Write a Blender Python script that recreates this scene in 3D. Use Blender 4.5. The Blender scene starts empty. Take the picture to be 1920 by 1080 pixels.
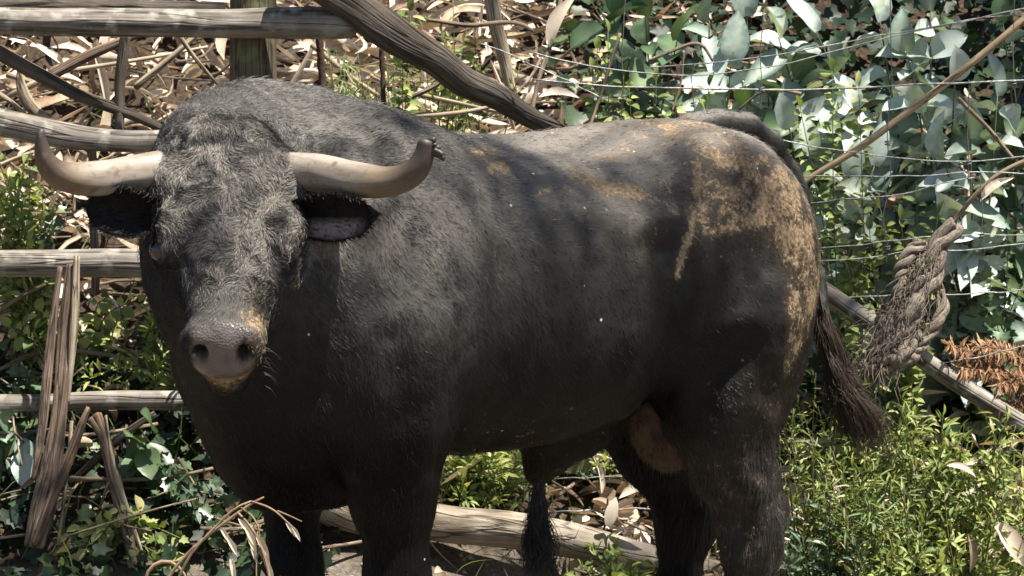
import bpy, math, random
import numpy as np
from mathutils import Vector, Matrix

# ------------------------------------------------------------------ camera, sky, sun, exposure
scene = bpy.context.scene
COL = scene.collection
CAM = np.array((0.0, -7.5, 1.40))
PITCH = math.atan(0.0533)
FPX = 6975.0                                   # focal length in pixels of the 1920 px wide frame
cam_data = bpy.data.cameras.new('camera')
cam_data.sensor_width = 36.0
cam_data.lens = FPX * 36.0 / 1920.0
cam_data.clip_start, cam_data.clip_end = 0.1, 400.0
cam_data.dof.use_dof = True
cam_data.dof.focus_distance = 7.15
cam_data.dof.aperture_fstop = 18.0
camera = bpy.data.objects.new('camera', cam_data)
camera.location = CAM
camera.rotation_euler = (math.pi / 2 - PITCH, 0, 0)
COL.objects.link(camera)
scene.camera = camera

SUN_DIR = np.array((0.30, -0.20, 0.93)); SUN_DIR /= np.linalg.norm(SUN_DIR)
SUN_EL = math.asin(SUN_DIR[2])
SUN_AZ = math.atan2(SUN_DIR[0], SUN_DIR[1])
world = bpy.data.worlds.new('World'); scene.world = world
world.use_nodes = True
wn = world.node_tree.nodes; wn.clear()
sky = wn.new('ShaderNodeTexSky'); sky.sky_type = 'NISHITA'; sky.sun_disc = False
sky.sun_elevation = SUN_EL; sky.sun_rotation = SUN_AZ
bg = wn.new('ShaderNodeBackground'); bg.inputs['Strength'].default_value = 0.055
wo = wn.new('ShaderNodeOutputWorld')
world.node_tree.links.new(sky.outputs[0], bg.inputs[0])
world.node_tree.links.new(bg.outputs[0], wo.inputs[0])
sun_data = bpy.data.lights.new('sun', 'SUN')
sun_data.energy = 5.0; sun_data.angle = math.radians(0.53); sun_data.color = (1.0, 0.94, 0.84)
sun = bpy.data.objects.new('sun', sun_data)
sun.rotation_euler = Vector(SUN_DIR).to_track_quat('Z', 'Y').to_euler()
COL.objects.link(sun)
scene.view_settings.view_transform = 'Standard'
scene.view_settings.look = 'None'
scene.view_settings.exposure = 1.45
scene.view_settings.gamma = 1.0
scene.view_settings.use_curve_mapping = False
scene.render.engine = 'CYCLES'
scene.cycles.max_bounces = 6
scene.cycles.use_denoising = True
scene.cycles_curves.shape = 'RIBBONS'

# ------------------------------------------------------------------ helpers
rnd = random.Random(7)
rng = np.random.default_rng(11)
_R = np.array((1.0, 0, 0)); _F = np.array((0, math.cos(PITCH), -math.sin(PITCH))); _U = np.array((0, math.sin(PITCH), math.cos(PITCH)))


def P(px, py, Y):
    """World point seen at photograph pixel (px, py) at world depth Y."""
    d = _F + _R * ((px - 960.0) / FPX) + _U * ((540.0 - py) / FPX)
    return CAM + d * ((Y - CAM[1]) / d[1])


def project(pts):
    q = np.asarray(pts) - CAM
    z = q @ _F
    return np.stack([960 + FPX * (q @ _R) / z, 540 - FPX * (q @ _U) / z], -1)


def _hash(i, j, k, seed):
    h = (i * 374761393 + j * 668265263 + k * 2147483647 + seed * 974634777) & 0xffffffff
    h = ((h ^ (h >> 13)) * 1274126177) & 0xffffffff
    h = ((h ^ (h >> 16)) * 2246822519) & 0xffffffff
    return ((h ^ (h >> 15)) & 0xffff) / 65535.0


def vnoise(p, seed=0):
    """Value noise in -1..1 at points (..., 3)."""
    p = np.asarray(p, float)
    i = np.floor(p).astype(np.int64); f = p - i
    f = f * f * (3 - 2 * f)
    out = 0
    for dx in (0, 1):
        wx = f[..., 0] if dx else 1 - f[..., 0]
        for dy in (0, 1):
            wy = f[..., 1] if dy else 1 - f[..., 1]
            for dz in (0, 1):
                wz = f[..., 2] if dz else 1 - f[..., 2]
                out = out + wx * wy * wz * _hash(i[..., 0] + dx, i[..., 1] + dy, i[..., 2] + dz, seed)
    return out * 2 - 1


def fbm(p, seed=0, octaves=3):
    p = np.asarray(p, float); a, s = 1.0, 0.0
    for o in range(octaves):
        s = s + a * vnoise(p, seed + o * 17); p = p * 2.03; a *= 0.5
    return s


def sstep(a, b, x):
    t = np.clip((np.asarray(x, float) - a) / (b - a), 0, 1)
    return t * t * (3 - 2 * t)


def unit(v):
    v = np.asarray(v, float)
    return v / np.maximum(np.linalg.norm(v, axis=-1, keepdims=True), 1e-9)


def tag(o, label=None, cat=None, group=None, kind=None):
    if label: o['label'] = label
    if cat: o['category'] = cat
    if group: o['group'] = group
    if kind: o['kind'] = kind
    return o


def link(name, data, parent=None, loc=None):
    o = bpy.data.objects.new(name, data); COL.objects.link(o)
    if parent is not None: o.parent = parent
    if loc is not None: o.location = loc
    return o


def empty(name, loc):
    o = link(name, None, None, loc); o.empty_display_size = 0.1
    return o


def mesh_data(name, verts, faces, mat, attrs=None, smooth=True):
    """faces: list of index tuples or (n,4)/(n,3) arrays (a list of arrays is joined)."""
    me = bpy.data.meshes.new(name)
    verts = np.asarray(verts, np.float32)
    groups = faces if isinstance(faces, list) and len(faces) and isinstance(faces[0], np.ndarray) else None
    if groups is None:
        if isinstance(faces, np.ndarray): groups = [faces]
        else:
            me.from_pydata(verts.tolist(), [], [tuple(int(i) for i in f) for f in faces])
    if groups is not None:
        loops = np.concatenate([g.reshape(-1) for g in groups]).astype(np.int32)
        tot = np.concatenate([np.full(len(g), g.shape[1]) for g in groups]).astype(np.int32)
        start = np.concatenate([[0], np.cumsum(tot)[:-1]]).astype(np.int32)
        me.vertices.add(len(verts)); me.vertices.foreach_set('co', verts.reshape(-1))
        me.loops.add(len(loops)); me.loops.foreach_set('vertex_index', loops)
        me.polygons.add(len(tot)); me.polygons.foreach_set('loop_start', start)
        me.update(calc_edges=True); me.validate()
    if smooth:
        me.polygons.foreach_set('use_smooth', np.ones(len(me.polygons), bool))
    for k, v in (attrs or {}).items():
        v = np.asarray(v, np.float32)
        at = me.attributes.new(k, 'FLOAT' if v.ndim == 1 else 'FLOAT_VECTOR', 'POINT')
        at.data.foreach_set('value' if v.ndim == 1 else 'vector', v.reshape(-1))
    if mat: me.materials.append(mat)
    return me


def resample(path, n):
    path = np.asarray(path, float)
    d = np.concatenate([[0], np.cumsum(np.linalg.norm(np.diff(path[:, :3], axis=0), axis=1))])
    t = np.linspace(0, d[-1], n)
    return np.stack([np.interp(t, d, path[:, i]) for i in range(path.shape[1])], 1)


def smooth_path(path, n, it=3):
    """Corner-cut a path of points (extra columns such as a radius come along), then resample it evenly."""
    p = np.asarray(path, float)
    for _ in range(it):
        q = 0.75 * p[:-1] + 0.25 * p[1:]; r = 0.25 * p[:-1] + 0.75 * p[1:]
        m = np.empty((len(q) * 2, p.shape[1])); m[0::2] = q; m[1::2] = r
        p = np.concatenate([p[:1], m, p[-1:]])
    return resample(p, n)


def frames(path):
    t = unit(np.gradient(path, axis=0))
    n = np.zeros_like(t)
    ref = np.array((0, 0, 1.0)) if abs(t[0, 2]) < 0.9 else np.array((1.0, 0, 0))
    prev = unit(np.cross(np.cross(t[0], ref), t[0]))
    for i in range(len(t)):
        prev = unit(prev - t[i] * np.dot(prev, t[i])); n[i] = prev
    return t, n, np.cross(t, n)


def tube(path, radii, seg=10, rough=0.0, seed=0, flat=1.0, caps=True, freq=9.0, twist=0.0):
    """Verts, faces and a 'grain' vector (round the axis, along the axis) of a tube on a path; rough dents its skin."""
    path = np.asarray(path, float); n = len(path)
    radii = np.broadcast_to(np.asarray(radii, float), (n,))
    t, N, B = frames(path)
    along = np.concatenate([[0], np.cumsum(np.linalg.norm(np.diff(path, axis=0), axis=1))])
    a = np.linspace(0, 2 * math.pi, seg, endpoint=False)[None, :] + twist * along[:, None]
    ca, sa = np.cos(a), np.sin(a) * flat
    r = np.repeat(radii[:, None], seg, 1)
    if rough:
        q = np.stack([np.cos(a) * 1.6 + seed * 3.1, np.sin(a) * 1.6, along[:, None] * freq * 0.35 + 0 * a], -1)
        q2 = np.stack([np.cos(a) * 4 + seed * 3.1, np.sin(a) * 4, along[:, None] * freq * 0.6 + 0 * a], -1)
        r = r * (1 + rough * (vnoise(q, seed) + 0.6 * vnoise(q2, seed + 5)))
    v = path[:, None, :] + r[..., None] * (ca[..., None] * N[:, None, :] + sa[..., None] * B[:, None, :])
    grain = np.stack([r * np.cos(a), r * np.sin(a), np.repeat(along[:, None], seg, 1)], -1)
    idx = np.arange(n * seg).reshape(n, seg)
    q = np.stack([idx[:-1], np.roll(idx[:-1], -1, 1), np.roll(idx[1:], -1, 1), idx[1:]], -1).reshape(-1, 4)
    V = v.reshape(-1, 3); G = grain.reshape(-1, 3); fs = [q]
    if caps:
        c0, c1 = len(V), len(V) + 1
        V = np.concatenate([V, path[:1] - t[:1] * radii[0] * 0.15, path[-1:] + t[-1:] * radii[-1] * 0.15])
        G = np.concatenate([G, [[0, 0, 0]], [[0, 0, along[-1]]]])
        i0, i1 = idx[0], idx[-1]
        fs.append(np.stack([np.roll(i0, -1), i0, np.full(seg, c0)], -1))
        fs.append(np.stack([i1, np.roll(i1, -1), np.full(seg, c1)], -1))
    return V, fs, G


class Join:
    """Collects pieces into one mesh."""
    def __init__(self): self.v, self.f, self.at, self.n = [], [], {}, 0
    def add(self, V, fs, **attrs):
        V = np.asarray(V)
        for f in (fs if isinstance(fs, list) else [fs]): self.f.append(np.asarray(f) + self.n)
        self.v.append(V); self.n += len(V)
        for k, a in attrs.items(): self.at.setdefault(k, []).append(np.asarray(a))
    def data(self, name, mat, smooth=True):
        return mesh_data(name, np.concatenate(self.v), self.f, mat, {k: np.concatenate(a) for k, a in self.at.items()}, smooth)


# ------------------------------------------------------------------ materials
def new_mat(name):
    m = bpy.data.materials.new(name); m.use_nodes = True
    nt = m.node_tree; nt.nodes.clear()
    out = nt.nodes.new('ShaderNodeOutputMaterial')
    return m, nt, out


def N(nt, kind, **kw):
    n = nt.nodes.new(kind)
    for k, v in kw.items():
        if k in n.inputs.keys(): n.inputs[k].default_value = v
        else: setattr(n, k, v)
    return n


def ramp(nt, fac, stops):
    r = nt.nodes.new('ShaderNodeValToRGB')
    e = r.color_ramp.elements
    while len(e) < len(stops): e.new(0.5)
    for i, (p, c) in enumerate(stops):
        e[i].position = p; e[i].color = (*c, 1)
    nt.links.new(fac, r.inputs[0])
    return r.outputs[0]


def math_node(nt, op, a, b=None, clamp=False):
    n = nt.nodes.new('ShaderNodeMath'); n.operation = op; n.use_clamp = clamp
    for i, x in enumerate((a, b)):
        if x is None: continue
        if isinstance(x, (int, float)): n.inputs[i].default_value = x
        else: nt.links.new(x, n.inputs[i])
    return n.outputs[0]


def mix_col(nt, fac, a, b, mode='MIX'):
    n = nt.nodes.new('ShaderNodeMix'); n.data_type = 'RGBA'; n.blend_type = mode
    for s, x in ((n.inputs[0], fac), (n.inputs[6], a), (n.inputs[7], b)):
        if isinstance(x, (int, float)): s.default_value = x
        elif isinstance(x, tuple): s.default_value = (*x, 1)
        else: nt.links.new(x, s)
    return n.outputs[2]


def leaf_material(name, stops, rough=0.5, transl=0.25, spec=0.5, vein=None, blotch=0.5, tr_tint=(1.25, 1.3, 0.5)):
    """Leaf colour from a ramp read by the piece's own random number (attribute 'tint' or the object's)."""
    m, nt, out = new_mat(name)
    at = N(nt, 'ShaderNodeAttribute', attribute_name='tint')
    oi = N(nt, 'ShaderNodeObjectInfo')
    s = math_node(nt, 'FRACT', math_node(nt, 'ADD', at.outputs['Fac'], oi.outputs['Random']))
    geo = N(nt, 'ShaderNodeNewGeometry')
    no = N(nt, 'ShaderNodeTexNoise', Scale=45.0, Detail=3.0)
    nt.links.new(geo.outputs['Position'], no.inputs['Vector'])
    s2 = math_node(nt, 'ADD', s, math_node(nt, 'MULTIPLY', math_node(nt, 'SUBTRACT', no.outputs[0], 0.5), blotch), True)
    col = ramp(nt, s2, stops)
    if vein:
        va = N(nt, 'ShaderNodeAttribute', attribute_name='vein')
        f = math_node(nt, 'SMOOTH_MIN', math_node(nt, 'MULTIPLY', va.outputs['Fac'], 1.0), 1.0)
        col = mix_col(nt, math_node(nt, 'MULTIPLY', f, vein[1]), col, vein[0])
    b = N(nt, 'ShaderNodeBsdfPrincipled', Roughness=rough)
    b.inputs['Specular IOR Level'].default_value = spec
    nt.links.new(col, b.inputs['Base Color'])
    bmp = N(nt, 'ShaderNodeBump', Strength=0.25, Distance=0.002)
    nt.links.new(no.outputs[0], bmp.inputs['Height']); nt.links.new(bmp.outputs[0], b.inputs['Normal'])
    last = b.outputs[0]
    if transl:
        tr = N(nt, 'ShaderNodeBsdfTranslucent')
        nt.links.new(mix_col(nt, 1.0, col, tr_tint, 'MULTIPLY'), tr.inputs[0])
        mx = N(nt, 'ShaderNodeMixShader'); mx.inputs[0].default_value = transl
        nt.links.new(last, mx.inputs[1]); nt.links.new(tr.outputs[0], mx.inputs[2]); last = mx.outputs[0]
    nt.links.new(last, out.inputs[0])
    return m


def wood_material(name, light, dark, crack=(0.03, 0.025, 0.02), lichen=None, rough=0.85, across=90.0, along=3.0, bump=0.004):
    """Weathered timber: streaks and cracks that run along each piece ('grain' attribute)."""
    m, nt, out = new_mat(name)
    at = N(nt, 'ShaderNodeAttribute', attribute_name='grain')
    oi = N(nt, 'ShaderNodeObjectInfo')
    mp = N(nt, 'ShaderNodeMapping'); mp.inputs['Scale'].default_value = (across, across, along)
    nt.links.new(at.outputs['Vector'], mp.inputs[0])
    off = N(nt, 'ShaderNodeCombineXYZ'); nt.links.new(math_node(nt, 'MULTIPLY', oi.outputs['Random'], 37.0), off.inputs[0])
    nt.links.new(off.outputs[0], mp.inputs['Location'])
    n1 = N(nt, 'ShaderNodeTexNoise', Scale=1.0, Detail=6.0, Roughness=0.7, Distortion=0.8); nt.links.new(mp.outputs[0], n1.inputs['Vector'])
    mp2 = N(nt, 'ShaderNodeMapping'); mp2.inputs['Scale'].default_value = (across * .45, across * .45, along * .7)
    nt.links.new(at.outputs['Vector'], mp2.inputs[0]); nt.links.new(off.outputs[0], mp2.inputs['Location'])
    n2 = N(nt, 'ShaderNodeTexNoise', Scale=1.0, Detail=3.0, Distortion=0.5); nt.links.new(mp2.outputs[0], n2.inputs['Vector'])
    n3 = N(nt, 'ShaderNodeTexNoise', Scale=14.0, Detail=3.0); nt.links.new(at.outputs['Vector'], n3.inputs['Vector'])
    col = ramp(nt, n1.outputs[0], [(0.3, dark), (0.62, light)])
    col = mix_col(nt, math_node(nt, 'MULTIPLY', math_node(nt, 'SUBTRACT', n3.outputs[0], 0.35), 1.6, True), mix_col(nt, 1.0, col, (0.50, 0.45, 0.40), 'MULTIPLY'), col)
    ridge = math_node(nt, 'ABSOLUTE', math_node(nt, 'SUBTRACT', n2.outputs[0], 0.5))
    ck = math_node(nt, 'SUBTRACT', 1.0, math_node(nt, 'MULTIPLY', ridge, 26.0), True)
    col = mix_col(nt, math_node(nt, 'MULTIPLY', ck, 0.85), col, crack)
    if lichen:
        n4 = N(nt, 'ShaderNodeTexNoise', Scale=24.0, Detail=4.0); nt.links.new(at.outputs['Vector'], n4.inputs['Vector'])
        col = mix_col(nt, math_node(nt, 'MULTIPLY', math_node(nt, 'SUBTRACT', n4.outputs[0], 0.52), 7.0, True), col, lichen)
    b = N(nt, 'ShaderNodeBsdfPrincipled', Roughness=rough); b.inputs['Specular IOR Level'].default_value = 0.25
    nt.links.new(col, b.inputs['Base Color'])
    h = math_node(nt, 'SUBTRACT', n1.outputs[0], math_node(nt, 'MULTIPLY', ck, 0.8))
    bmp = N(nt, 'ShaderNodeBump', Strength=0.8, Distance=bump)
    nt.links.new(h, bmp.inputs['Height']); nt.links.new(bmp.outputs[0], b.inputs['Normal'])
    nt.links.new(b.outputs[0], out.inputs[0])
    return m


def plain(name, color, rough=0.6, metal=0.0, spec=0.5, noise=0.0, scale=60.0, dark=0.5):
    m, nt, out = new_mat(name)
    b = N(nt, 'ShaderNodeBsdfPrincipled', Roughness=rough, Metallic=metal)
    b.inputs['Base Color'].default_value = (*color, 1); b.inputs['Specular IOR Level'].default_value = spec
    if noise:
        tc = N(nt, 'ShaderNodeTexCoord')
        n1 = N(nt, 'ShaderNodeTexNoise', Scale=scale, Detail=4.0); nt.links.new(tc.outputs['Object'], n1.inputs['Vector'])
        nt.links.new(ramp(nt, n1.outputs[0], [(0.32, tuple(c * dark for c in color)), (0.68, color)]), b.inputs['Base Color'])
        bmp = N(nt, 'ShaderNodeBump', Strength=noise, Distance=0.003)
        nt.links.new(n1.outputs[0], bmp.inputs['Height']); nt.links.new(bmp.outputs[0], b.inputs['Normal'])
    nt.links.new(b.outputs[0], out.inputs[0])
    return m



# ------------------------------------------------------------------ ground: flat track, then a steep bank
def bank_start(x):
    return 0.38 + 0.50 * sstep(-.6, .5, x)


def gz(x, y, fine=True):
    x, y = np.asarray(x, float), np.asarray(y, float)
    t = y - bank_start(x)
    z = .36 * sstep(0, .50, t) + .72 * np.clip(t - .45, 0, None) - .30 * np.clip(t - 9, 0, None) - .42 * np.clip(t - 16, 0, None)
    p = np.stack([x, y, 0 * x], -1)
    z = z + .035 * fbm(p * 2.1, 2, 3) * sstep(-1, 1, t)
    if fine: z = z + .010 * fbm(p * 13, 5, 2)
    return z


xs = np.concatenate([np.linspace(-60, -2.2, 26)[:-1], np.linspace(-2.2, 2.2, 250), np.linspace(2.2, 60, 26)[1:]])
ys = np.concatenate([np.linspace(-70, -1.5, 24)[:-1], np.linspace(-1.5, 4.5, 300), np.linspace(4.5, 60, 40)[1:]])
GX, GY = np.meshgrid(xs, ys, indexing='ij')
V = np.stack([GX, GY, gz(GX, GY)], -1).reshape(-1, 3)
k = np.arange(len(V)).reshape(len(xs), len(ys))
m, nt, out = new_mat('bank_soil')
geo = N(nt, 'ShaderNodeNewGeometry')
n1 = N(nt, 'ShaderNodeTexNoise', Scale=5.0, Detail=6.0, Roughness=.65); nt.links.new(geo.outputs['Position'], n1.inputs['Vector'])
n2 = N(nt, 'ShaderNodeTexNoise', Scale=90.0, Detail=4.0, Roughness=.7); nt.links.new(geo.outputs['Position'], n2.inputs['Vector'])
sx = N(nt, 'ShaderNodeSeparateXYZ'); nt.links.new(geo.outputs['Position'], sx.inputs[0])
sand = ramp(nt, n2.outputs[0], [(.3, (.085, .070, .054)), (.7, (.20, .172, .138))])
humus = ramp(nt, n2.outputs[0], [(.35, (.022, .016, .011)), (.7, (.085, .060, .040))])
hz = math_node(nt, 'ADD', math_node(nt, 'MULTIPLY', math_node(nt, 'SUBTRACT', sx.outputs[2], .27), 7.0), math_node(nt, 'MULTIPLY', math_node(nt, 'SUBTRACT', n1.outputs[0], .5), 3.0))
hz = math_node(nt, 'ADD', hz, 0.0, True)
c = mix_col(nt, hz, sand, humus)
b = N(nt, 'ShaderNodeBsdfPrincipled', Roughness=.95); b.inputs['Specular IOR Level'].default_value = .15
nt.links.new(c, b.inputs['Base Color'])
bmp = N(nt, 'ShaderNodeBump', Strength=.7, Distance=.01); nt.links.new(n2.outputs[0], bmp.inputs['Height']); nt.links.new(bmp.outputs[0], b.inputs['Normal'])
nt.links.new(b.outputs[0], out.inputs[0])
ground = link('ground', mesh_data('ground', V, [np.stack([k[:-1, :-1], k[1:, :-1], k[1:, 1:], k[:-1, 1:]], -1).reshape(-1, 4)], m))
tag(ground, kind='structure')


def G(px, Y, up=0.0):
    """Point on the ground below photograph column px at depth Y."""
    x = P(px, 540, Y)[0]
    return np.array((x, Y, float(gz(x, Y)) + up))


# ------------------------------------------------------------------ timber: fence, fallen poles, sticks, bark
M_rail = wood_material('weathered_rail', (.39, .365, .33), (.10, .088, .078), lichen=(.26, .25, .21), across=60, along=2.2)
M_darkwood = wood_material('dark_fallen_timber', (.17, .148, .125), (.03, .025, .021), across=50, along=2.4, bump=.008)
M_post = wood_material('mossy_post', (.20, .17, .115), (.06, .05, .032), lichen=(.12, .14, .06))
M_log = wood_material('pale_log', (.50, .45, .38), (.24, .20, .155), across=60, along=6)
M_bark = wood_material('bark', (.36, .27, .20), (.11, .07, .05), across=110, along=2.2)
M_redbark = wood_material('red_brown_bark', (.36, .275, .215), (.055, .036, .029), across=100, along=3.5, bump=.008)
M_cane = wood_material('cane', (.50, .41, .27), (.29, .215, .13), across=120, along=8, bump=.001)
M_twig = wood_material('dry_twig', (.40, .33, .25), (.16, .12, .085), across=200, along=12, bump=.001)
M_palewood = wood_material('bleached_wood', (.62, .55, .43), (.36, .30, .215), across=120, along=3)
M_wire = plain('galvanised_wire', (.34, .35, .34), .5, .6, .5, .3, 90, .4)
M_stay = plain('dull_wire', (.16, .16, .15), .6, .5, .4, .2, 90, .6)
M_rust = plain('rusted_bar', (.075, .048, .036), .9, 0, .2, .5, 90)


def pole(name, pts, mat, seg=14, rough=.09, n=40, seed=0, parent=None, flat=1.0, freq=9.0, wob=0.0):
    """Timber through (px, py, Y, radius) points as one mesh object."""
    path = np.array([(*P(px, py, Y), r) for px, py, Y, r in pts])
    path = smooth_path(path, n)
    if wob:
        path[:, :3] += wob * np.stack([vnoise(np.stack([np.linspace(0, n / 13, n), 0 * path[:, 0] + seed, 0 * path[:, 0] + i], -1), seed + i) for i in range(3)], -1)
    V, fs, Gr = tube(path[:, :3], path[:, 3], seg, rough, seed, flat, freq=freq)
    j = Join(); j.add(V, fs, grain=Gr)
    return link(name, j.data(name, mat), parent)


fence = tag(empty('pole_fence', G(470, 1.12)), 'grey pole fence with four rough rails on a mossy post, behind the bull', 'fence')
fence_parts = []


def fence_part(o, label=None):
    o.parent = fence
    o.matrix_parent_inverse = Matrix.Translation(-fence.location)
    if label: o['label'] = label
    return o


p0 = G(472, 1.14, -.25); p1 = P(474, -60, 1.14)
V, fs, Gr = tube(resample(np.array([p0, p1]), 40), .054, 18, .07, 3)
j = Join(); j.add(V, fs, grain=Gr); fence_part(link('post', j.data('post', M_post)))
p0 = G(-330, 1.08, -.25); p1 = P(-330, -40, 1.08)
V, fs, Gr = tube(resample(np.array([p0, p1]), 40), .052, 16, .07, 8)
j = Join(); j.add(V, fs, grain=Gr); fence_part(link('post', j.data('post', M_post)))
fence_part(pole('rail', [(-380, 22, 1.0, .035), (0, 36, 1.02, .031), (200, 40, 1.04, .033), (420, 44, 1.05, .034), (560, 48, 1.05, .037), (640, 50, 1.06, .035), (662, 50, 1.06, .027)], M_rail, 18, .10, 70, 1, wob=.010), 'topmost grey rail with a broken end')
fence_part(pole('rail', [(-380, 150, .98, .030), (0, 222, 1.0, .031), (90, 245, 1.02, .031), (180, 262, 1.03, .026), (300, 266, 1.05, .026), (520, 268, 1.08, .026)], M_rail, 16, .10, 60, 2, wob=.008))
fence_part(pole('rail', [(-380, 496, .98, .032), (0, 496, 1.0, .031), (110, 499, 1.01, .030), (240, 500, 1.04, .031), (560, 506, 1.08, .030)], M_rail, 16, .10, 60, 3, wob=.008))
fence_part(pole('rail', [(-380, 750, .95, .021), (0, 753, .98, .021), (170, 751, 1.0, .022), (330, 755, 1.03, .022), (560, 760, 1.06, .021)], M_rail, 14, .12, 60, 4, wob=.007))

tag(pole('fallen_pole', [(-200, 12, 1.35, .028), (30, 14, 1.32, .026), (260, 20, 1.30, .024), (420, 22, 1.30, .022)], M_darkwood, 12, .1, 40, 5), 'dark pole lying just above and behind the topmost fence rail', 'pole', 'fallen timber on the bank')
tag(pole('leaning_timber', [(540, -80, 1.0, .038), (640, -4, 1.02, .040), (730, 62, 1.05, .040), (810, 112, 1.1, .036), (880, 156, 1.16, .031), (945, 194, 1.22, .027), (1025, 234, 1.30, .022), (1070, 258, 1.36, .018)], M_darkwood, 26, .17, 110, 6, freq=11, wob=.005), 'thick cracked dark timber leaning down from the topmost rail towards the bull\'s back', 'timber', 'fallen timber on the bank')
tag(pole('branch', [(-120, 30, 1.05, .016), (0, 88, 1.08, .017), (75, 135, 1.1, .016), (150, 178, 1.12, .014), (230, 222, 1.15, .012), (300, 252, 1.18, .009)], M_darkwood, 10, .14, 44, 7, wob=.012), 'dark crooked branch slanting between the two upper fence rails', 'branch', 'fallen timber on the bank')
tag(pole('branch', [(90, 140, 1.22, .012), (150, 108, 1.24, .013), (210, 82, 1.26, .012), (270, 62, 1.28, .009)], M_bark, 9, .14, 24, 8, wob=.008), 'short tan branch rising to the right under the topmost rail', 'branch', 'fallen timber on the bank')
tag(pole('stake', [(238, 60, 1.16, .012), (232, 120, 1.15, .013), (226, 180, 1.15, .012), (222, 262, 1.14, .011)], M_darkwood, 9, .2, 28, 9, wob=.008), 'thin dark upright stake between the two upper rails', 'stake', 'dark uprights behind the rails')
tag(pole('steel_bar', [(597, 60, 1.2, .0085), (602, 110, 1.2, .0085), (606, 185, 1.2, .0085), (610, 300, 1.2, .0085)], M_rust, 10, .18, 60, 10, freq=190), 'rusty ribbed steel bar upright just right of the mossy post', 'steel bar', 'dark uprights behind the rails')
tag(pole('steel_bar', [(715, 90, 1.25, .006), (718, 150, 1.25, .006), (722, 250, 1.25, .006)], M_rust, 8, .18, 40, 12, freq=190), 'thin dark steel bar under the middle of the leaning timber', 'steel bar', 'dark uprights behind the rails')
tag(pole('stake', [(178, 240, 1.18, .009), (180, 330, 1.17, .010), (176, 470, 1.15, .009), (172, 560, 1.12, .009)], M_bark, 8, .2, 28, 13, wob=.01), 'thin brown upright stick behind the bull\'s horn tip', 'stake', 'dark uprights behind the rails')

# splintered bark hanging over the rails at the left
slab = empty('bark_slab', P(118, 505, .93)); tag(slab, 'long splintered slab of brown bark hanging over the third rail, pale at its foot', 'bark')


def keep(o, parent):
    o.parent = parent; o.matrix_parent_inverse = Matrix.Translation(-parent.location)
    return o


keep(pole('slab_body', [(132, 496, .94, .008), (128, 560, .92, .015), (121, 640, .91, .016), (116, 740, .88, .017), (110, 800, .86, .018), (96, 880, .81, .022), (78, 960, .76, .023), (62, 1026, .73, .018)], M_redbark, 20, .38, 90, 14, flat=.4, freq=10), slab)
keep(pole('splinter', [(112, 500, .93, .006), (96, 620, .91, .011), (88, 720, .88, .014), (78, 820, .84, .012), (62, 900, .80, .006)], M_redbark, 10, .25, 40, 15, flat=.5), slab)
keep(pole('splinter', [(166, 764, .86, .006), (150, 805, .84, .012), (130, 860, .80, .015), (96, 940, .745, .014), (66, 1020, .715, .014)], M_bark, 10, .25, 30, 16, flat=.5), slab)
keep(pole('splinter', [(144, 480, .93, .006), (140, 600, .90, .010), (132, 690, .89, .007), (126, 760, .89, .004)], M_palewood, 8, .25, 26, 17, flat=.5), slab)
stub = empty('bark_slab', P(200, 790, .95)); tag(stub, 'shorter brown stake of split wood leaning right below the lowest rail', 'stake')
keep(pole('slab_body', [(180, 778, .90, .016), (200, 840, .87, .020), (214, 900, .83, .020), (232, 970, .78, .019), (246, 1030, .74, .016), (252, 1060, .72, .010)], M_bark, 14, .2, 44, 18, flat=.6), stub)
keep(pole('splinter', [(198, 780, .89, .006), (208, 860, .84, .010), (240, 960, .77, .010), (268, 1040, .72, .006)], M_palewood, 8, .25, 30, 19, flat=.5), stub)
keep(pole('splinter', [(168, 785, .89, .008), (190, 820, .87, .008), (204, 860, .85, .004)], M_redbark, 8, .25, 20, 20, flat=.5), stub)

tag(pole('log', [(560, 935, .86, .040), (640, 952, .88, .046), (760, 962, .92, .044), (900, 985, .96, .042), (1050, 1012, 1.02, .040), (1180, 1045, 1.06, .036), (1290, 1066, 1.1, .032), (1370, 1078, 1.15, .026)], M_log, 20, .12, 80, 21, wob=.012), 'pale grey log lying on the ground beneath the bull\'s belly', 'log')
tag(pole('fallen_pole', [(1440, 470, 1.16, .020), (1560, 562, 1.15, .022), (1640, 610, 1.15, .021), (1720, 668, 1.14, .021), (1830, 740, 1.12, .021), (1960, 818, 1.1, .021), (2100, 896, 1.08, .02)], M_rail, 14, .10, 70, 22, wob=.008), 'smooth grey pole slanting down behind the rope at the right', 'pole', 'fallen timber on the bank')
tag(pole('cane', [(1440, 392, 1.22, .006), (1510, 343, 1.22, .0075), (1620, 272, 1.22, .008), (1740, 186, 1.22, .0085), (1840, 104, 1.22, .0085), (1960, -2, 1.22, .009)], M_cane, 8, .12, 80, 23, freq=30, wob=.006), 'long straight tan cane rising across the blue-green leaves', 'cane')
tag(pole('branch', [(915, -30, 1.5, .018), (930, 30, 1.5, .020), (948, 100, 1.5, .017), (962, 170, 1.5, .012)], M_palewood, 12, .12, 30, 24, wob=.006), 'pale peeled branch standing upright above the bull\'s back', 'branch', 'pale sticks above the back')
tag(pole('branch', [(985, 240, 1.3, .005), (1010, 160, 1.35, .006), (1040, 80, 1.4, .006), (1060, -20, 1.45, .006)], M_twig, 7, .12, 30, 25, wob=.01), 'thin brown stick leaning right beside the pale upright branch', 'branch', 'pale sticks above the back')
tag(pole('branch', [(800, 42, 1.32, .005), (870, 44, 1.32, .006), (940, 42, 1.32, .006), (978, 50, 1.32, .005), (996, 62, 1.32, .004)], M_twig, 7, .12, 30, 26, wob=.006), 'thin pale twig lying level with a hooked right end', 'twig', 'pale sticks above the back')
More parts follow.
